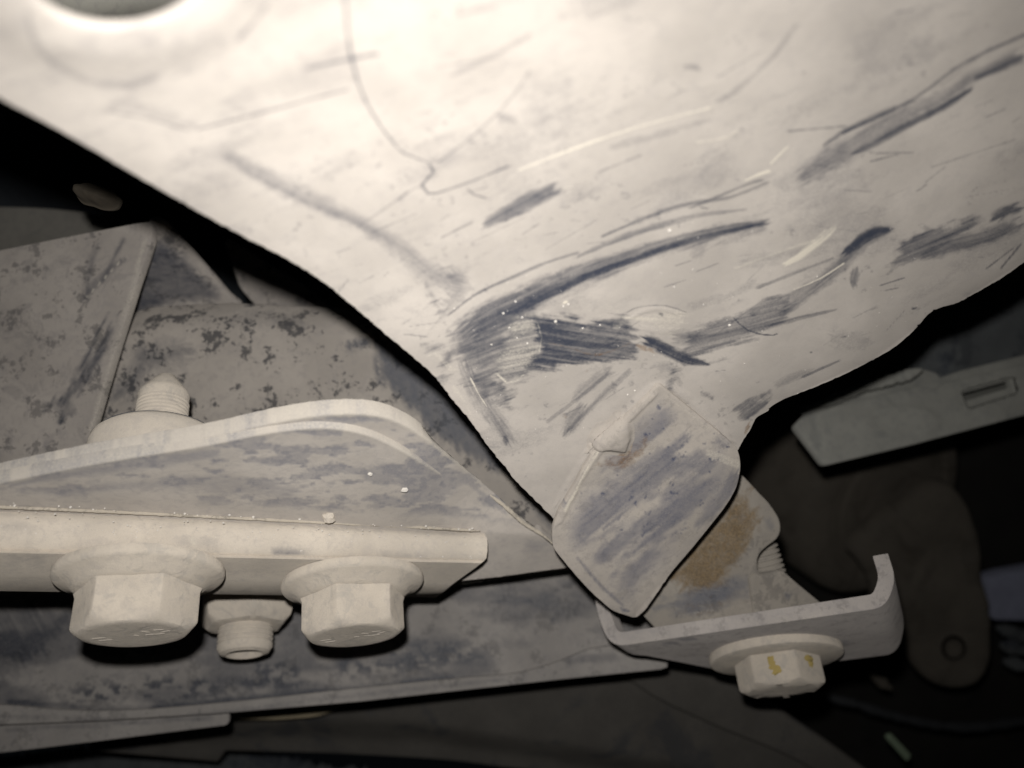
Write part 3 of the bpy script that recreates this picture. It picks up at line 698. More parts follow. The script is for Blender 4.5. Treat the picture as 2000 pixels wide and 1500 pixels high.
rout = np.concatenate([curve([(-170, 975), (0, 935), (200, 893), (400, 858), (545, 826), (640, 812), (732, 813), (788, 832), (840, 866), (900, 912), (960, 962), (1010, 1010), (1060, 1050), (1100, 1085), (1112, 1107)], 5),
                       curve([(1095, 1110), (960, 1128), (880, 1136), (700, 1090), (0, 1020), (-170, 1000)], 8, False, False)])
panel('rear_sheet', rout, d_web, 2.8, M_web, gus, step=4.2, er=.4, auto=auto_web, jag=.3, strokes=[('p', [(-100, 950), (0, 935), (200, 893), (400, 858), (545, 826), (640, 812), (732, 813), (788, 832), (840, 866), (900, 912), (960, 962)], 12, .55, .7, .35), ('w', [(900, 930), (960, 980), (1000, 1010)], 14, .4, .7, .4), ('p', [(980, 1000), (1010, 1012), (1060, 1050)], 20, .5, .6, .4), ('w', [(1010, 1060), (1080, 1070)], 40, .25, .8, .5)])
# double rim on the far left: lip sheet joining both cut edges
def lump_along(name, pts, r, mat, parent, n=90, seed=0):
    """lumpy bead of dirt along a line of (u, v, d)"""
    c = curve(pts, 5); p = P(c[:, 0], c[:, 1], c[:, 2]); V = []; fa = []; k = 10
    for i, q in enumerate(p):
        t = nrm(p[min(i + 1, len(p) - 1)] - p[max(i - 1, 0)]); a = nrm(np.cross(t, (0, 0, 1.0))); b = np.cross(t, a)
        rr = r * (.5 + 1.0 * float(fbm(np.array([i / 3.0]), np.array([seed + .5]), seed, 3)[0])) * min(1, .35 + min(i, len(p) - 1 - i) / 6)
        for j in range(k):
            an = j / k * 2 * math.pi; V.append(q + rr * (math.cos(an) * a + math.sin(an) * b) * (.85 + .3 * random.random()))
    for i in range(len(p) - 1):
        for j in range(k): fa.append((i * k + j, i * k + (j + 1) % k, (i + 1) * k + (j + 1) % k, (i + 1) * k + j))
    fa.append(list(range(k))[::-1]); fa.append([(len(p) - 1) * k + j for j in range(k)])
    o = mesh(name, V, fa, mat, parent); fix_normals(o); return o
lump_along('dirt_seam', [(-60, 988, 129), (200, 999, 138), (500, 1014, 149), (800, 1029, 160.5), (938, 1037, 166)], .28, M_mud, gus, seed=3)
lump_along('mud_ridge', [(955, 965, 165), (990, 992, 167), (1020, 1020, 168.5), (1060, 1045, 170), (1080, 1062, 170)], .4, M_mud, gus, seed=8)

# ---------------------------------------------------------------- folded sheet cover on the left
fs = thing('folded_sheet', 'folded dusty sheet with sharp peak, black scuffs and open triangular end', 'sheet metal', (150, 650, 180))
fpl = plane_px((0, 490, 190), (300, 433, 186), (165, 868, 176))
panel('front_flap', corner([(-180, 534), (0, 490), (150, 460), (270, 437), (296, 434, 10), (293, 470), (262, 560), (218, 700), (168, 868), (160, 930), (-180, 960)], 8, 5), fpl, 2.4, M_sheet, fs, step=5, er=.25,
      strokes=[('W', [(140, 770), (165, 700), (215, 630), (222, 615), (215, 680), (170, 740), (150, 765)], 115, 1.0, .5, .7), ('w', [(150, 600), (200, 540), (250, 500)], [14, 30, 10], .6, .5, .5), ('w', [(195, 560), (250, 450)], 16, .5, .6, .7), ('w', [(165, 590), (180, 500), (200, 470)], 24, .4, .6, .7),
               ('w', [(60, 550), (110, 520), (160, 490)], 40, .2, .8, .6), ('w', [(40, 700), (120, 640)], 30, .15, .8, .6), ('w', [(130, 820), (150, 790)], 20, .4, .6, .6), ('p', [(160, 590), (245, 500)], 4, .6, .4, .2), ('p', [(288, 450), (250, 590), (205, 740), (170, 860)], 20, .4, .7, .3)])
panel('back_flap', corner([(296, 434, 6), (318, 438, 10), (380, 505), (447, 582, 6), (470, 600), (360, 640), (225, 650), (250, 580), (285, 470)], 6, 5), plane_px((300, 436, 187), (447, 585, 205), (240, 620, 204)), 2.2, M_sheet, fs, step=6, er=.6,
      strokes=[('W', [(285, 480), (330, 470), (390, 530), (425, 575), (300, 605), (240, 620)], 10, .95, .9, .35), ('w', [(250, 590), (330, 585)], 40, .7, .8, .4)])

# ---------------------------------------------------------------- crossmember behind
def d_cross(u, v):
    e = np.interp(u, [150, 240, 300, 450, 700, 1200], [690, 616, 600, 592, 602, 640])
    q = np.clip((v - e) / 60.0, 0, 1)
    return 200 - 10 * (1 - (1 - q) ** 2)
cm = thing('crossmember', 'dusty rounded beam with black speckles behind the gusset and under the plate', 'beam', (600, 760, 185))
panel('beam_skin', corner([(150, 700), (205, 640), (240, 616), (300, 600), (450, 592), (560, 598), (670, 601), (740, 640), (900, 690), (1180, 900), (1200, 1085), (1114, 1106), (950, 1129), (860, 1140), (600, 1060), (150, 1000)], 14, 6), d_cross, 3, M_beam, cm, step=5.5, er=1.0,
      strokes=[('W', [(735, 665), (760, 660), (850, 720), (960, 850), (985, 920), (940, 900), (870, 860), (780, 780), (745, 740), (738, 690)], 80, .95, .6, .25), ('w', [(250, 720), (330, 690), (400, 680)], [60, 90, 40], .45, .8, .5), ('w', [(200, 790), (260, 740), (300, 640)], 60, .5, .8, .5), ('p', [(520, 680), (640, 690)], 80, .1, .9),
               ('w', [(420, 640), (500, 620), (620, 640)], 40, .2, .9, .5), ('w', [(1000, 940), (1060, 1000), (1090, 1040)], 40, .4, .8, .4), ('p', [(985, 915), (1000, 925), (1015, 945)], 8, .7, .5)])

# ---------------------------------------------------------------- lower rail
rl = thing('lower_rail', 'long blue grey rail with folded lip running under the bolts', 'rail', (600, 1250, 205))
def d_rail(u, v):
    return 206 + .004 * u + .030 * (1250 - v)
ridge = [(-170, 1372), (0, 1381), (130, 1391), (250, 1391), (450, 1375), (700, 1348), (900, 1328), (1010, 1318), (1090, 1296), (1150, 1272), (1200, 1264), (1300, 1262)]
rtop = np.concatenate([curve([(-170, 1040), (600, 1040), (1310, 1040)], 12, False, False), curve(ridge[::-1], 7)])
panel('rail_web', rtop, d_rail, 2.5, M_rail, rl, step=6, er=.8,
      strokes=[('W', [(-20, 1200), (60, 1180), (130, 1205), (80, 1270), (0, 1330), (-20, 1330)], 60, .8, .8, .6), ('w', [(160, 1372), (350, 1340), (560, 1318), (700, 1290), (900, 1275)], [20, 34, 30, 40, 24], .25, .9, .4), ('p', [(180, 1362), (400, 1338), (640, 1310), (840, 1288), (960, 1275)], [16, 30, 26, 44, 20], .16, .9, .4),
               ('w', [(920, 1150), (1020, 1150), (1110, 1180)], 80, .45, .9, .4), ('w', [(0, 1370), (250, 1385), (500, 1362), (900, 1322)], 18, .7, .8, .4), ('w', [(1078, 1200), (1082, 1225)], 8, .6, .6)],
      auto=lambda u, v, M: (M.__setitem__((slice(None), 0), np.clip(M[:, 0] + .6 * ss(.42, .66, fbm(u / 170, v / 60, 8, 4)) + 1.0 * ss(.49, .56, fbm(u / 16, v / 10, 44, 4)) * ss(.35, .55, fbm(u / 90, v / 60, 45, 2)) * np.exp(-((v - np.interp(u, [100, 500, 900, 1000], [1362, 1325, 1275, 1265])) / 24.0) ** 2) * ss(60, 200, u) * ss(1010, 880, u), 0, 1)), M)[1])
lipo = np.concatenate([curve([(p[0], p[1] + 2) for p in ridge], 7), curve([(1300, 1302), (1100, 1322), (700, 1366), (440, 1388), (200, 1403), (-170, 1418)], 9, False, False)])
panel('rail_lip', lipo, lambda u, v: d_rail(u, v) - 3.0 + .0 * v, 2.2, M_rail, rl, step=6, er=.7, strokes=[('w', [(0, 1400), (300, 1402), (700, 1358), (1000, 1325)], 12, .3, .9, .5), ('w', [(1080, 1300), (1150, 1285), (1220, 1285)], 30, .45, .7, .6)])
panel('rail_doubler', corner([(-170, 1410), (200, 1396), (440, 1383, 4), (440, 1412, 4), (200, 1442), (0, 1466), (-170, 1482)], 4, 8), lambda u, v: d_rail(u, v) + 1.0, 2.5, M_rail, rl, step=8, er=.7,
      strokes=[('w', [(0, 1425), (200, 1415), (430, 1400)], 14, .4, .9, .5)])

# ---------------------------------------------------------------- channel bracket with its bolt
A3 = nrm(np.array((-.067, 1.1, 1.633))); N3 = -A3
E3 = nrm(np.array((1.0, -.4, .286))); E3 = nrm(E3 - A3 * (E3 @ A3)); W3 = np.cross(E3, A3); W3 = W3 if W3[1] > 0 else -W3
P0 = P(1500, 1222, 168.0)
def on_front(u, v):
    r = P(u, v, 1.0); return r * ((P0 @ W3) / (r @ W3))
opx = corner([(1150, 1090, 0), (1166, 1200, 30), (1192, 1264, 46), (1730, 1186, 62), (1750, 1130, 40), (1734, 1080, 0)], 30, 7)
# open path: drop the closing edge
k0 = int(np.argmin(np.hypot(opx[:, 0] - 1150, opx[:, 1] - 1090))); opx = np.roll(opx, -k0, 0)
ke = int(np.argmin(np.hypot(opx[:, 0] - 1734, opx[:, 1] - 1080))); opx = opx[:ke + 1]
O = np.array([on_front(a, b) for a, b in opx])
tg = nrm(np.gradient(O, axis=0)); inn = np.cross(tg, W3); inn = inn * (1 if (inn[len(inn) // 2] @ A3) > 0 else -1)
TH = 3.1
def width(u, i):
    f = i / (len(O) - 1)
    w0 = np.interp(u, [1150, 1190, 1230, 1345, 1420, 1700], [6, 8, 12, 40, 43, 43])
    if f > .75: w0 = np.interp(f, [.75, .86, .9, .95, 1], [43, 43, 40, 34, 18])
    return w0
wd = np.array([width(a, i) for i, (a, b) in enumerate(opx)])
m = 14; nO = len(O); V = []; fa = []
for side in (0, 1):
    for i in range(nO):
        base = O[i] + inn[i] * TH * side
        for j in range(m + 1): V.append(base + W3 * wd[i] * j / m)
def vi(s_, i, j): return s_ * nO * (m + 1) + i * (m + 1) + j
for i in range(nO - 1):
    for j in range(m):
        fa.append((vi(0, i, j), vi(0, i + 1, j), vi(0, i + 1, j + 1), vi(0, i, j + 1))); fa.append((vi(1, i, j), vi(1, i, j + 1), vi(1, i + 1, j + 1), vi(1, i + 1, j)))
    fa.append((vi(0, i, 0), vi(1, i, 0), vi(1, i + 1, 0), vi(0, i + 1, 0))); fa.append((vi(0, i, m), vi(0, i + 1, m), vi(1, i + 1, m), vi(1, i, m)))
for i in (0, nO - 1):
    for j in range(m): fa.append((vi(0, i, j), vi(0, i, j + 1), vi(1, i, j + 1), vi(1, i, j)))
V = np.array(V); uu, vv = proj(V)
MKb = paint(uu, vv, [('p', [(1172, 1150), (1180, 1215), (1205, 1248), (1400, 1222), (1690, 1178), (1722, 1145), (1720, 1090)], 24, .45, .6, .2), ('w', [(1285, 1262), (1340, 1250), (1365, 1246)], 7, .95, .4, .5), ('w', [(1450, 1215), (1560, 1200)], 14, .35, .6, .5), ('w', [(1180, 1180), (1190, 1230)], 14, .4, .6, .6), ('w', [(1620, 1260), (1670, 1252)], 16, .5, .7)])
cb = thing('channel_bracket', 'upturned U shaped steel strap with pale cut edge below the rusty plate', 'bracket', (1450, 1240, 180))
o = mesh('strap', V, fa, M_chan, cb, MKb, True, False, 40); fix_normals(o)
bv = o.modifiers.new('edge', 'BEVEL'); bv.width = .00045; bv.segments = 2; bv.limit_method = 'ANGLE'; bv.angle_limit = math.radians(50)
# bolt with washer
R3 = ROT @ Vector(A3); q3 = Vector((0, 0, 1)).rotation_difference(R3)
r = P(1513, 1276, 1.0); pb = r * ((P0 @ N3) / (r @ N3)); print('strap bolt depth', pb[1])
cbolt = thing('strap_bolt', 'dusty hex bolt with yellow paint dabs and round washer under the strap', 'bolt', Wd(pb), None, True)
cbolt.rotation_mode = 'QUATERNION'; cbolt.rotation_quaternion = q3
build_local('washer', [(15.2, .8), (15.6, .5), (15.8, .1), (15.8, -1.2), (15.6, -1.6), (15.1, -1.8), (6, -1.85)], M_bolt, cbolt)
hr3 = hexr(8.8, 70); rc3 = 8.2; H3 = -8.8
hd3 = build_local('hex_head', [(hr3, -1.7), (hr3, -4), (hr3, lambda th: H3 + np.clip(hr3(th) - rc3, 0, 9) * .6 + .35), (lambda th: hr3(th) - .25, lambda th: H3 + np.clip(hr3(th) - rc3, 0, 9) * .45), (rc3, H3), (4, H3 - .05), (1, H3 - .05)], M_bolt, cbolt)
hd3.rotation_euler = (0, 0, .16)
def dab(ang, z, sw, sh, seed):
    V = []; fa = []; n = 14; c = np.array([math.cos(ang), math.sin(ang), 0]); t = np.array([-math.sin(ang), math.cos(ang), 0])
    for lay in (0, 1):
        for k in range(n):
            a = k / n * 2 * math.pi; rr = (.6 + .8 * random.random()) * (1 if lay == 0 else .8)
            V.append((c * (8.82 + .06 * lay) + t * (math.cos(a) * sw * rr + .4 * math.sin(a) * sw) + np.array((0, 0, z + math.sin(a) * sh * rr))) * MM)
    for k in range(n): fa.append((k, (k + 1) % n, n + (k + 1) % n, n + k))
    fa.append([n + k for k in range(n)])
    o = mesh('paint_dab', V, fa, M_yellow, hd3, None, True, True); fix_normals(o)
for k in range(6):
    a = k * math.pi / 3
    if k == 4:
        dab(a - .10, -3.6, 1.1, 1.0, k); dab(a - .06, -4.8, .9, 1.0, k); dab(a + .02, -6.0, 1.0, 1.1, k)
    if k == 5:
        dab(a, -3.2, 1.5, .8, k); dab(a + .07, -4.2, 1.1, 1.1, k)
for k in (4, 5): pass

# ---------------------------------------------------------------- rusty plate rising out of the strap
rp = thing('rusty_plate', 'brown rusted plate with notch and threaded stud rising out of the U shaped strap', 'bracket', (1400, 1080, 172))
def d_rp(u, v): return 178 + .012 * (v - 1050) - .012 * (u - 1400) + 2.5 * ss(1470, 1530, u) * 1.0
rpo = np.concatenate([corner([(1400, 905), (1444, 930), (1475, 962), (1500, 985), (1521, 1018, 22), (1521, 1046, 26), (1485, 1074, 14), (1474, 1092, 14), (1476, 1118, 14), (1492, 1132, 8), (1500, 1180), (1500, 1206), (1290, 1238), (1284, 1226), (1252, 1192), (1250, 1100), (1330, 980)], 14, 5)])
panel('rusted_face', rpo, d_rp, 2.4, M_rusty, rp, step=5, er=.6, strokes=[
 ('R', [(1445, 975), (1482, 1000), (1470, 1050), (1440, 1095), (1405, 1140), (1335, 1150), (1300, 1125), (1350, 1060), (1410, 1005)], -50, .95, 1.0, .25), ('r', [(1310, 1150), (1370, 1110), (1440, 1040), (1490, 990)], [60, 130, 120, 60], .5, .9, .2), ('r', [(1300, 1200), (1400, 1180), (1480, 1150)], 50, .25, .9, .3), ('W', [(1305, 1178), (1350, 1150), (1420, 1140), (1475, 1132), (1465, 1155), (1400, 1185), (1320, 1198)], -8, .75, 1.0, .3), ('r', [(1330, 1120), (1400, 1130), (1430, 1100)], 50, .6, .9, .2), ('w', [(1330, 1165), (1390, 1165), (1440, 1140)], [40, 56, 30], .8, .8, .2), ('w', [(1325, 1190), (1380, 1185)], 36, .6, .8, .2),
 ('w', [(1495, 1000), (1510, 1040)], 24, .35, .8, .3), ('p', [(1300, 1205), (1450, 1185)], 8, .3, .8, .3), ('p', [(1330, 1160), (1420, 1150)], 6, .3, .8, .2), ('w', [(1440, 1000), (1460, 1030)], 22, .45, .8)])
panel('side_flange', corner([(1470, 1128, 8), (1500, 1126, 6), (1528, 1120, 8), (1560, 1148), (1604, 1184), (1600, 1190), (1480, 1209)], 6, 5), lambda u, v: 177.5 + .03 * (u - 1480) + .01 * (v - 1150), 2.0, M_rusty, rp, step=6, er=.6, strokes=[('w', [(1530, 1160), (1550, 1170)], 20, .5, .8)])
# threaded stud seen in the notch
thr = thing('threaded_rod', 'coarse threaded rod end showing in the notch of the rusty plate', 'rod', Wd(P(1494, 1098, 190)), None, True)
o = build_local('thread', thread_rings(4.2, -8, 8, 1.25, .75) + [(3.4, 8.0)], M_rusty, thr); o.rotation_euler = (math.radians(18), math.radians(-14), .3)

# ---------------------------------------------------------------- right: slotted bar and dim machinery
sb = thing('slotted_bar', 'grey dusty flat bar with rectangular slot poking in behind the plate', 'bar', (1780, 800, 222))
dsb = plane_px((1600, 830, 222), (2000, 740, 232), (1620, 900, 219))
slot = corner([(1876, 764), (1978, 736), (1986, 768), (1890, 799)], 4, 5)
panel('bar_face', corner([(1557, 832, 5), (1576, 812), (1700, 780), (1800, 757), (1826, 765), (1850, 750), (2010, 712), (2170, 670), (2170, 762), (2000, 806), (1780, 864), (1612, 904, 5)], 5, 6), dsb, 3, M_slot, sb, step=7, er=.7, holes=[slot],
      lump=lambda u, v: 1.3 * np.exp(-(np.hypot((u - 1755) / 66, (v - 826) / 26) - 1) ** 2 * 14) * np.exp(-np.clip(v - 826, 0, 99) / 60), strokes=[('w', [(1700, 850), (1740, 850)], 20, .4, .8)])
panel('slot_lip', corner([(1884, 786), (1980, 758), (1988, 772), (1893, 803)], 3, 5), lambda u, v: dsb(u, v) + 2, 1.5, M_slot, sb, step=6, er=.5)
panel('slot_floor', corner([(1868, 756), (1984, 726), (1994, 776), (1884, 806)], 3, 8), lambda u, v: dsb(u, v) + 13, 1.5, material('shade_toned_slot_floor', (.15, .148, .13), (.07, .07, .07)), sb, step=10, er=.4)  # floor colour darker than the bar's: shade of the recess put into it
panel('top_ledge', corner([(1572, 796, 4), (1590, 790), (1700, 752), (1800, 722, 10), (1828, 730, 8), (1836, 741), (1880, 726), (2010, 694), (2170, 652), (2170, 676), (2000, 718), (1850, 756), (1826, 768), (1800, 760), (1700, 786), (1580, 818)], 5, 6), lambda u, v: dsb(u, v) + 3 - .10 * (v - (1190 - .255 * u)) * .5, 2.5, M_slot, sb, step=6, er=.8)
lump_along('dried_mud', [(1600, 792, 223), (1660, 768, 223), (1700, 752, 223), (1725, 746, 223), (1760, 736, 224), (1800, 722, 224)], 1.4, M_slot, sb, seed=5)
dp = thing('blue_dark_panel', 'dark mottled bluish panel between plate edge and slotted bar', 'panel', (1850, 650, 262))
panel('panel_skin', corner([(1560, 800), (1700, 640), (1850, 540), (2170, 380), (2170, 690), (2000, 730), (1700, 800)], 10, 12), lambda u, v: 258 + .02 * (u - 1850) - .02 * (v - 650) + 4 * (fbm(u / 60, v / 60, 2, 3) - .5), 3, M_bluedark, dp, step=9, er=.8)
def revolve(name, cen, axis, prof, mat, parent, n=72):
    axis = nrm(np.array(axis, float)); a = nrm(np.cross(axis, (0, 0, 1.0))); b = np.cross(axis, a); V = []; fa = []
    for r, z in prof:
        for j in range(n):
            t = j / n * 2 * math.pi; V.append(np.array(cen) + axis * z + r * (math.cos(t) * a + math.sin(t) * b))
    for i in range(len(prof) - 1):
        for j in range(n): fa.append((i * n + j, i * n + (j + 1) % n, (i + 1) * n + (j + 1) % n, (i + 1) * n + j))
    fa.append(list(range(n))[::-1]); fa.append([(len(prof) - 1) * n + j for j in range(n)])
    o = mesh(name, V, fa, mat, parent, None, True, False, 40); fix_normals(o); return o
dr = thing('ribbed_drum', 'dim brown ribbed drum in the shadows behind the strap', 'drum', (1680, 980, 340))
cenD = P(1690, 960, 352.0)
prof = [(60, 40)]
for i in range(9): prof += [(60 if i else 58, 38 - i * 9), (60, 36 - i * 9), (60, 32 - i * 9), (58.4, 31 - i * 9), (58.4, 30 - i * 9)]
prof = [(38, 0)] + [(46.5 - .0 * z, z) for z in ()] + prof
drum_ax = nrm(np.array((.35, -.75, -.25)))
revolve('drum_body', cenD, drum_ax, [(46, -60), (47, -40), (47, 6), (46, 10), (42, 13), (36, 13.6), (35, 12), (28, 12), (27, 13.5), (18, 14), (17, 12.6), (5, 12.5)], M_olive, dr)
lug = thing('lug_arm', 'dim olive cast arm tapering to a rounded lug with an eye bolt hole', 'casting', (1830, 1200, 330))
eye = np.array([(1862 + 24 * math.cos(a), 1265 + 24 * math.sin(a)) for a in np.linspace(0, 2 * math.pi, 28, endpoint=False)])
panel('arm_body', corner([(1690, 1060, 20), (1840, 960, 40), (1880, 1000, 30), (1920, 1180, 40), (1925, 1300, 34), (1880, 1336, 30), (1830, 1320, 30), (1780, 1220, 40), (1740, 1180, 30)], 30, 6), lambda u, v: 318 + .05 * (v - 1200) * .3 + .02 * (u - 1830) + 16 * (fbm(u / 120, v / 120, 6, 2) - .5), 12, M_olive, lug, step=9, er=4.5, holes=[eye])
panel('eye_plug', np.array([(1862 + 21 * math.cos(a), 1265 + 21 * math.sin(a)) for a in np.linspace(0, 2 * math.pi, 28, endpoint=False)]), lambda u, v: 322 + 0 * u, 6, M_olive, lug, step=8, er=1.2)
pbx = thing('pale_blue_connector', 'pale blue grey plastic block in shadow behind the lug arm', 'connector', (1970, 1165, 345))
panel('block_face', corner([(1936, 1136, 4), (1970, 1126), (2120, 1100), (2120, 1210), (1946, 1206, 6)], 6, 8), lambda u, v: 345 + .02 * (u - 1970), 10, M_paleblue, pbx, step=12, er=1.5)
hs = thing('hose_bundle', 'dark hoses with dull sheen below the pale blue block', 'hose', (1980, 1270, 350))
for k, (a, b) in enumerate((((1945, 1225), (2080, 1248)), ((1952, 1258), (2080, 1268)), ((1958, 1290), (2080, 1300)))):
    o = lump_along('hose', [(a[0], a[1], 352), ((a[0] + b[0]) / 2, (a[1] + b[1]) / 2 + 8, 348), (b[0], b[1], 352)], 2.9, M_bluedark, hs, seed=k)
gs = thing('green_sliver', 'small pale green plastic sliver low in the dark', 'plastic strip', (1754, 1462, 300))
panel('sliver_body', corner([(1733, 1442), (1742, 1438), (1778, 1476), (1772, 1486)], 3, 4), lambda u, v: 300 + .03 * (v - 1460), 2, M_green, gs, step=6, er=.4)
st = thing('thin_strut', 'faint dark slanted strut below the strap bolt', 'strut', (1720, 1330, 330))
lump_along('strut_body', [(1700, 1318, 336), (1720, 1332, 334), (1742, 1346, 332)], 2.2, M_olive, st, seed=2)
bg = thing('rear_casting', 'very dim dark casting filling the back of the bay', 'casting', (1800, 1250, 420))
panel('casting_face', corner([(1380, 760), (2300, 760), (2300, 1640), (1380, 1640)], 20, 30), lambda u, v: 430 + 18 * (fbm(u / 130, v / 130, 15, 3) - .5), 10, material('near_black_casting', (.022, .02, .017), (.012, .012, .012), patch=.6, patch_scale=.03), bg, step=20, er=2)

cbl = thing('loose_cable', 'thin dark cable sagging through the shadow below the lug arm', 'cable', (1760, 1400, 345))
lump_along('cable_run', [(1560, 1352, 350), (1660, 1372, 346), (1760, 1402, 344), (1880, 1420, 346), (2060, 1400, 352)], 2.0, material('black_rubber', (.035, .036, .038), (.02, .02, .022), rough=.7), cbl, seed=12)
# ---------------------------------------------------------------- bottom: dark ducts
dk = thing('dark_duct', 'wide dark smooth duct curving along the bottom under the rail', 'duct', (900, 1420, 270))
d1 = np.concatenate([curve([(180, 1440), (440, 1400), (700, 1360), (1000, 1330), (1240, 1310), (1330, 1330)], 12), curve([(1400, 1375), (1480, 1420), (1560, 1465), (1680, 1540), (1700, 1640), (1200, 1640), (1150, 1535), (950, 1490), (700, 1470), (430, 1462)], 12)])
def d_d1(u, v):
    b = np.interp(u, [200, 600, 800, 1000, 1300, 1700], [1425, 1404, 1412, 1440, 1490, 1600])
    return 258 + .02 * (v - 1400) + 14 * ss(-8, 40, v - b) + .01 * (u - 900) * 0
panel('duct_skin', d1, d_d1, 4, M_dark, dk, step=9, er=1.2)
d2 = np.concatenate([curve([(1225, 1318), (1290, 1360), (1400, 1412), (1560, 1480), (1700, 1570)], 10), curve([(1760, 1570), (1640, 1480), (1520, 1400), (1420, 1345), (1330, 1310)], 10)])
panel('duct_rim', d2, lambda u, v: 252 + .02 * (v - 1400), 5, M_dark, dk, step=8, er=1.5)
tn = thing('tan_shell', 'thin tan crescent of lit shell in the gap under the rail', 'shell', (560, 1390, 245))
panel('shell_skin', corner([(430, 1380), (560, 1366), (665, 1360, 6), (662, 1382, 10), (620, 1398, 20), (540, 1404, 20), (450, 1404)], 8, 5), lambda u, v: 246 + .06 * (v - 1390), 3, M_tan, tn, step=7, er=.8)
bp = thing('bottom_pipe', 'nearly black pipe below the dark duct at the bottom edge', 'pipe', (300, 1500, 320))
lump_along('pipe_body', [(-100, 1530, 330), (200, 1502, 325), (520, 1512, 320), (760, 1560, 320)], 8, M_bluedark, bp, seed=6)

# ---------------------------------------------------------------- upper left gap
gp = thing('grey_cover', 'dim grey plate behind the folded sheet peak', 'metal plate', (120, 445, 235))
panel('cover_skin', np.concatenate([curve([(-170, 410), (0, 408), (120, 414), (220, 430), (330, 470), (430, 560), (450, 640)], 10), curve([(300, 700), (-170, 700)], 20, False, False)]), lambda u, v: 236 + .01 * u - .01 * (v - 450), 3, material('dim_grey_cover', (.16, .15, .13), (.08, .085, .08), patch=.3, patch_scale=.05), gp, step=9, er=.9)
br = thing('brass_fitting', 'small dim brown rounded fitting in the dark gap above the folded sheet', 'fitting', (190, 380, 150))
blob('fitting_cap', 190, 384, 44, 22, .35, lambda u, v: 150 + 0 * u, 4, material('dull_brown_fitting', (.038, .031, .022), (.02, .018, .015)), br, 5, rough=.15)
sp_ = thing('spring_plate', 'narrow tan plate wedge in shadow beneath the plate edge', 'metal plate', (570, 560, 222))
panel('wedge_skin', corner([(440, 470), (520, 520), (600, 570), (680, 640), (540, 640), (470, 560)], 10, 6), plane_px((440, 470, 222), (680, 640, 222), (470, 600, 226)), 2, M_sheet, sp_, step=8, er=.6)
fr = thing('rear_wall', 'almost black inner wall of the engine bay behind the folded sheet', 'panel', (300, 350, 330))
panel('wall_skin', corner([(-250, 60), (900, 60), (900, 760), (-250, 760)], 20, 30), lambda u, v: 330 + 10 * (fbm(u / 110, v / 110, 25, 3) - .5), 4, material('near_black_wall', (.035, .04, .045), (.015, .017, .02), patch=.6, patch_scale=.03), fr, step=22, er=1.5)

# ---------------------------------------------------------------- loose grit
def rock(name, r, seed, mat, parent=None):
    import bmesh
    bm = bmesh.new(); bmesh.ops.create_icosphere(bm, subdivisions=2, radius=1)
    rn = random.Random(seed); sx, sy, sz = rn.uniform(.7, 1.3), rn.uniform(.7, 1.2), rn.uniform(.5, .9)
    for v in bm.verts:
        k = 1 + .35 * (rn.random() - .5); v.co = Vector((v.co.x * sx, v.co.y * sy, v.co.z * sz)) * k * r * MM
    me = bpy.data.meshes.new(name); bm.to_mesh(me); bm.free()
    return link(name, me, parent, mat)
def d_front(u, v): return float(np.asarray(d_web(np.array([u]), np.array([v])))[0] - 2.6)
o = rock('mud_crumb', 1.25, 5, M_bar); o.location = Wd(P(642, 1011, d_front(642, 1011) - 1.0)); tag(o, 'largest loose heart shaped crumb of mud on the seam of the gusset', 'crumb', 'loose crumbs on the gusset')
o = rock('mud_crumb', .75, 9, M_crumb); o.location = Wd(P(790, 957, d_front(790, 957) - .5)); tag(o, 'small white crumb on the gusset face above the second bolt', 'crumb', 'loose crumbs on the gusset')
o = rock('mud_crumb', .45, 12, M_crumb); o.location = Wd(P(723, 926, d_front(723, 926) - .3)); tag(o, 'tiny white crumb on the gusset face just under its curved rim', 'crumb', 'loose crumbs on the gusset')
import bmesh
bm = bmesh.new()
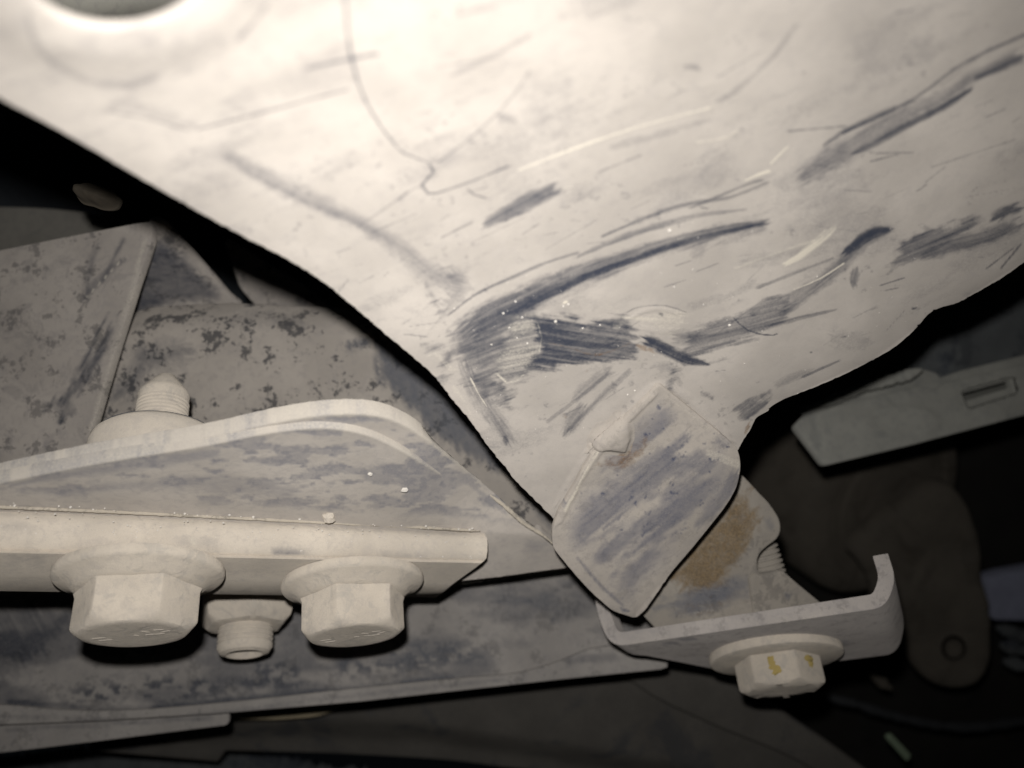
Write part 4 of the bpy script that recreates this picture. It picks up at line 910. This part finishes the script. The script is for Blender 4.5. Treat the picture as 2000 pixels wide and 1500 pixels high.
pts = [(1085, 628, 7), (1138, 641, 4), (1425, 635, 6), (1007, 589, 5), (983, 612, 5), (960, 673, 4), (1308, 450, 7), (1172, 635, 4), (1316, 560, 3), (1353, 526, 3), (1226, 771, 4), (1240, 763, 4), (1110, 594, 5), (1100, 598, 4), (1020, 620, 5), (1010, 660, 4), (1030, 670, 4), (995, 640, 4), (1454, 710, 3), (1596, 540, 3), (1318, 561, 3), (1374, 595, 3), (887, 603, 3)]
for i in range(120):
    a = rs.uniform(820, 1800); b = rs.uniform(430, 860)
    if inside(np.array([a]), np.array([b]), outl)[0]: pts.append((a, b, rs.uniform(.8, 2.2)))
for a, b, r in pts:
    d = float(d_plate(np.array([a]), np.array([b]))[0]); q = Wd(P(a, b, d - .12)); rad = r / F * d * .5 * MM
    ret = bmesh.ops.create_icosphere(bm, subdivisions=1, radius=rad)
    for v in ret['verts']: v.co = Vector([c * (1 + .6 * (random.random() - .5)) for c in v.co]) + Vector(q)
for i in range(150):                                            # sparkling grit on bar and gusset
    a = rs.uniform(0, 940); b = seam(a) + rs.uniform(6, 60); f = (b - seam(a)) / 60
    d = np.interp(a, [-160, 952], [125.4, 164.8]) ; d = 1 / np.interp(a, [-160, 952], [1 / 125.5, 1 / 164.9])
    q = Wd(P(a, b, d + .2)); ret = bmesh.ops.create_icosphere(bm, subdivisions=1, radius=rs.uniform(.06, .2) * MM)
    for v in ret['verts']: v.co += Vector(q)
for i in range(36):
    a = rs.uniform(0, 930); b = seam(a) - rs.uniform(-1, 7); d = float(np.asarray(d_web(np.array([a]), np.array([b])))[0]) - 2.8
    q = Wd(P(a, b, d)); ret = bmesh.ops.create_icosphere(bm, subdivisions=1, radius=rs.uniform(.08, .3) * MM)
    for v in ret['verts']: v.co = Vector([c * (1 + .6 * (random.random() - .5)) for c in v.co]) + Vector(q)
me = bpy.data.meshes.new('grit'); bm.to_mesh(me); bm.free()
o = link('grit', me, None, M_crumb); o['kind'] = 'stuff'; o['label'] = 'fine white grit stuck to the plate and the mounting bar'; o['category'] = 'grit'
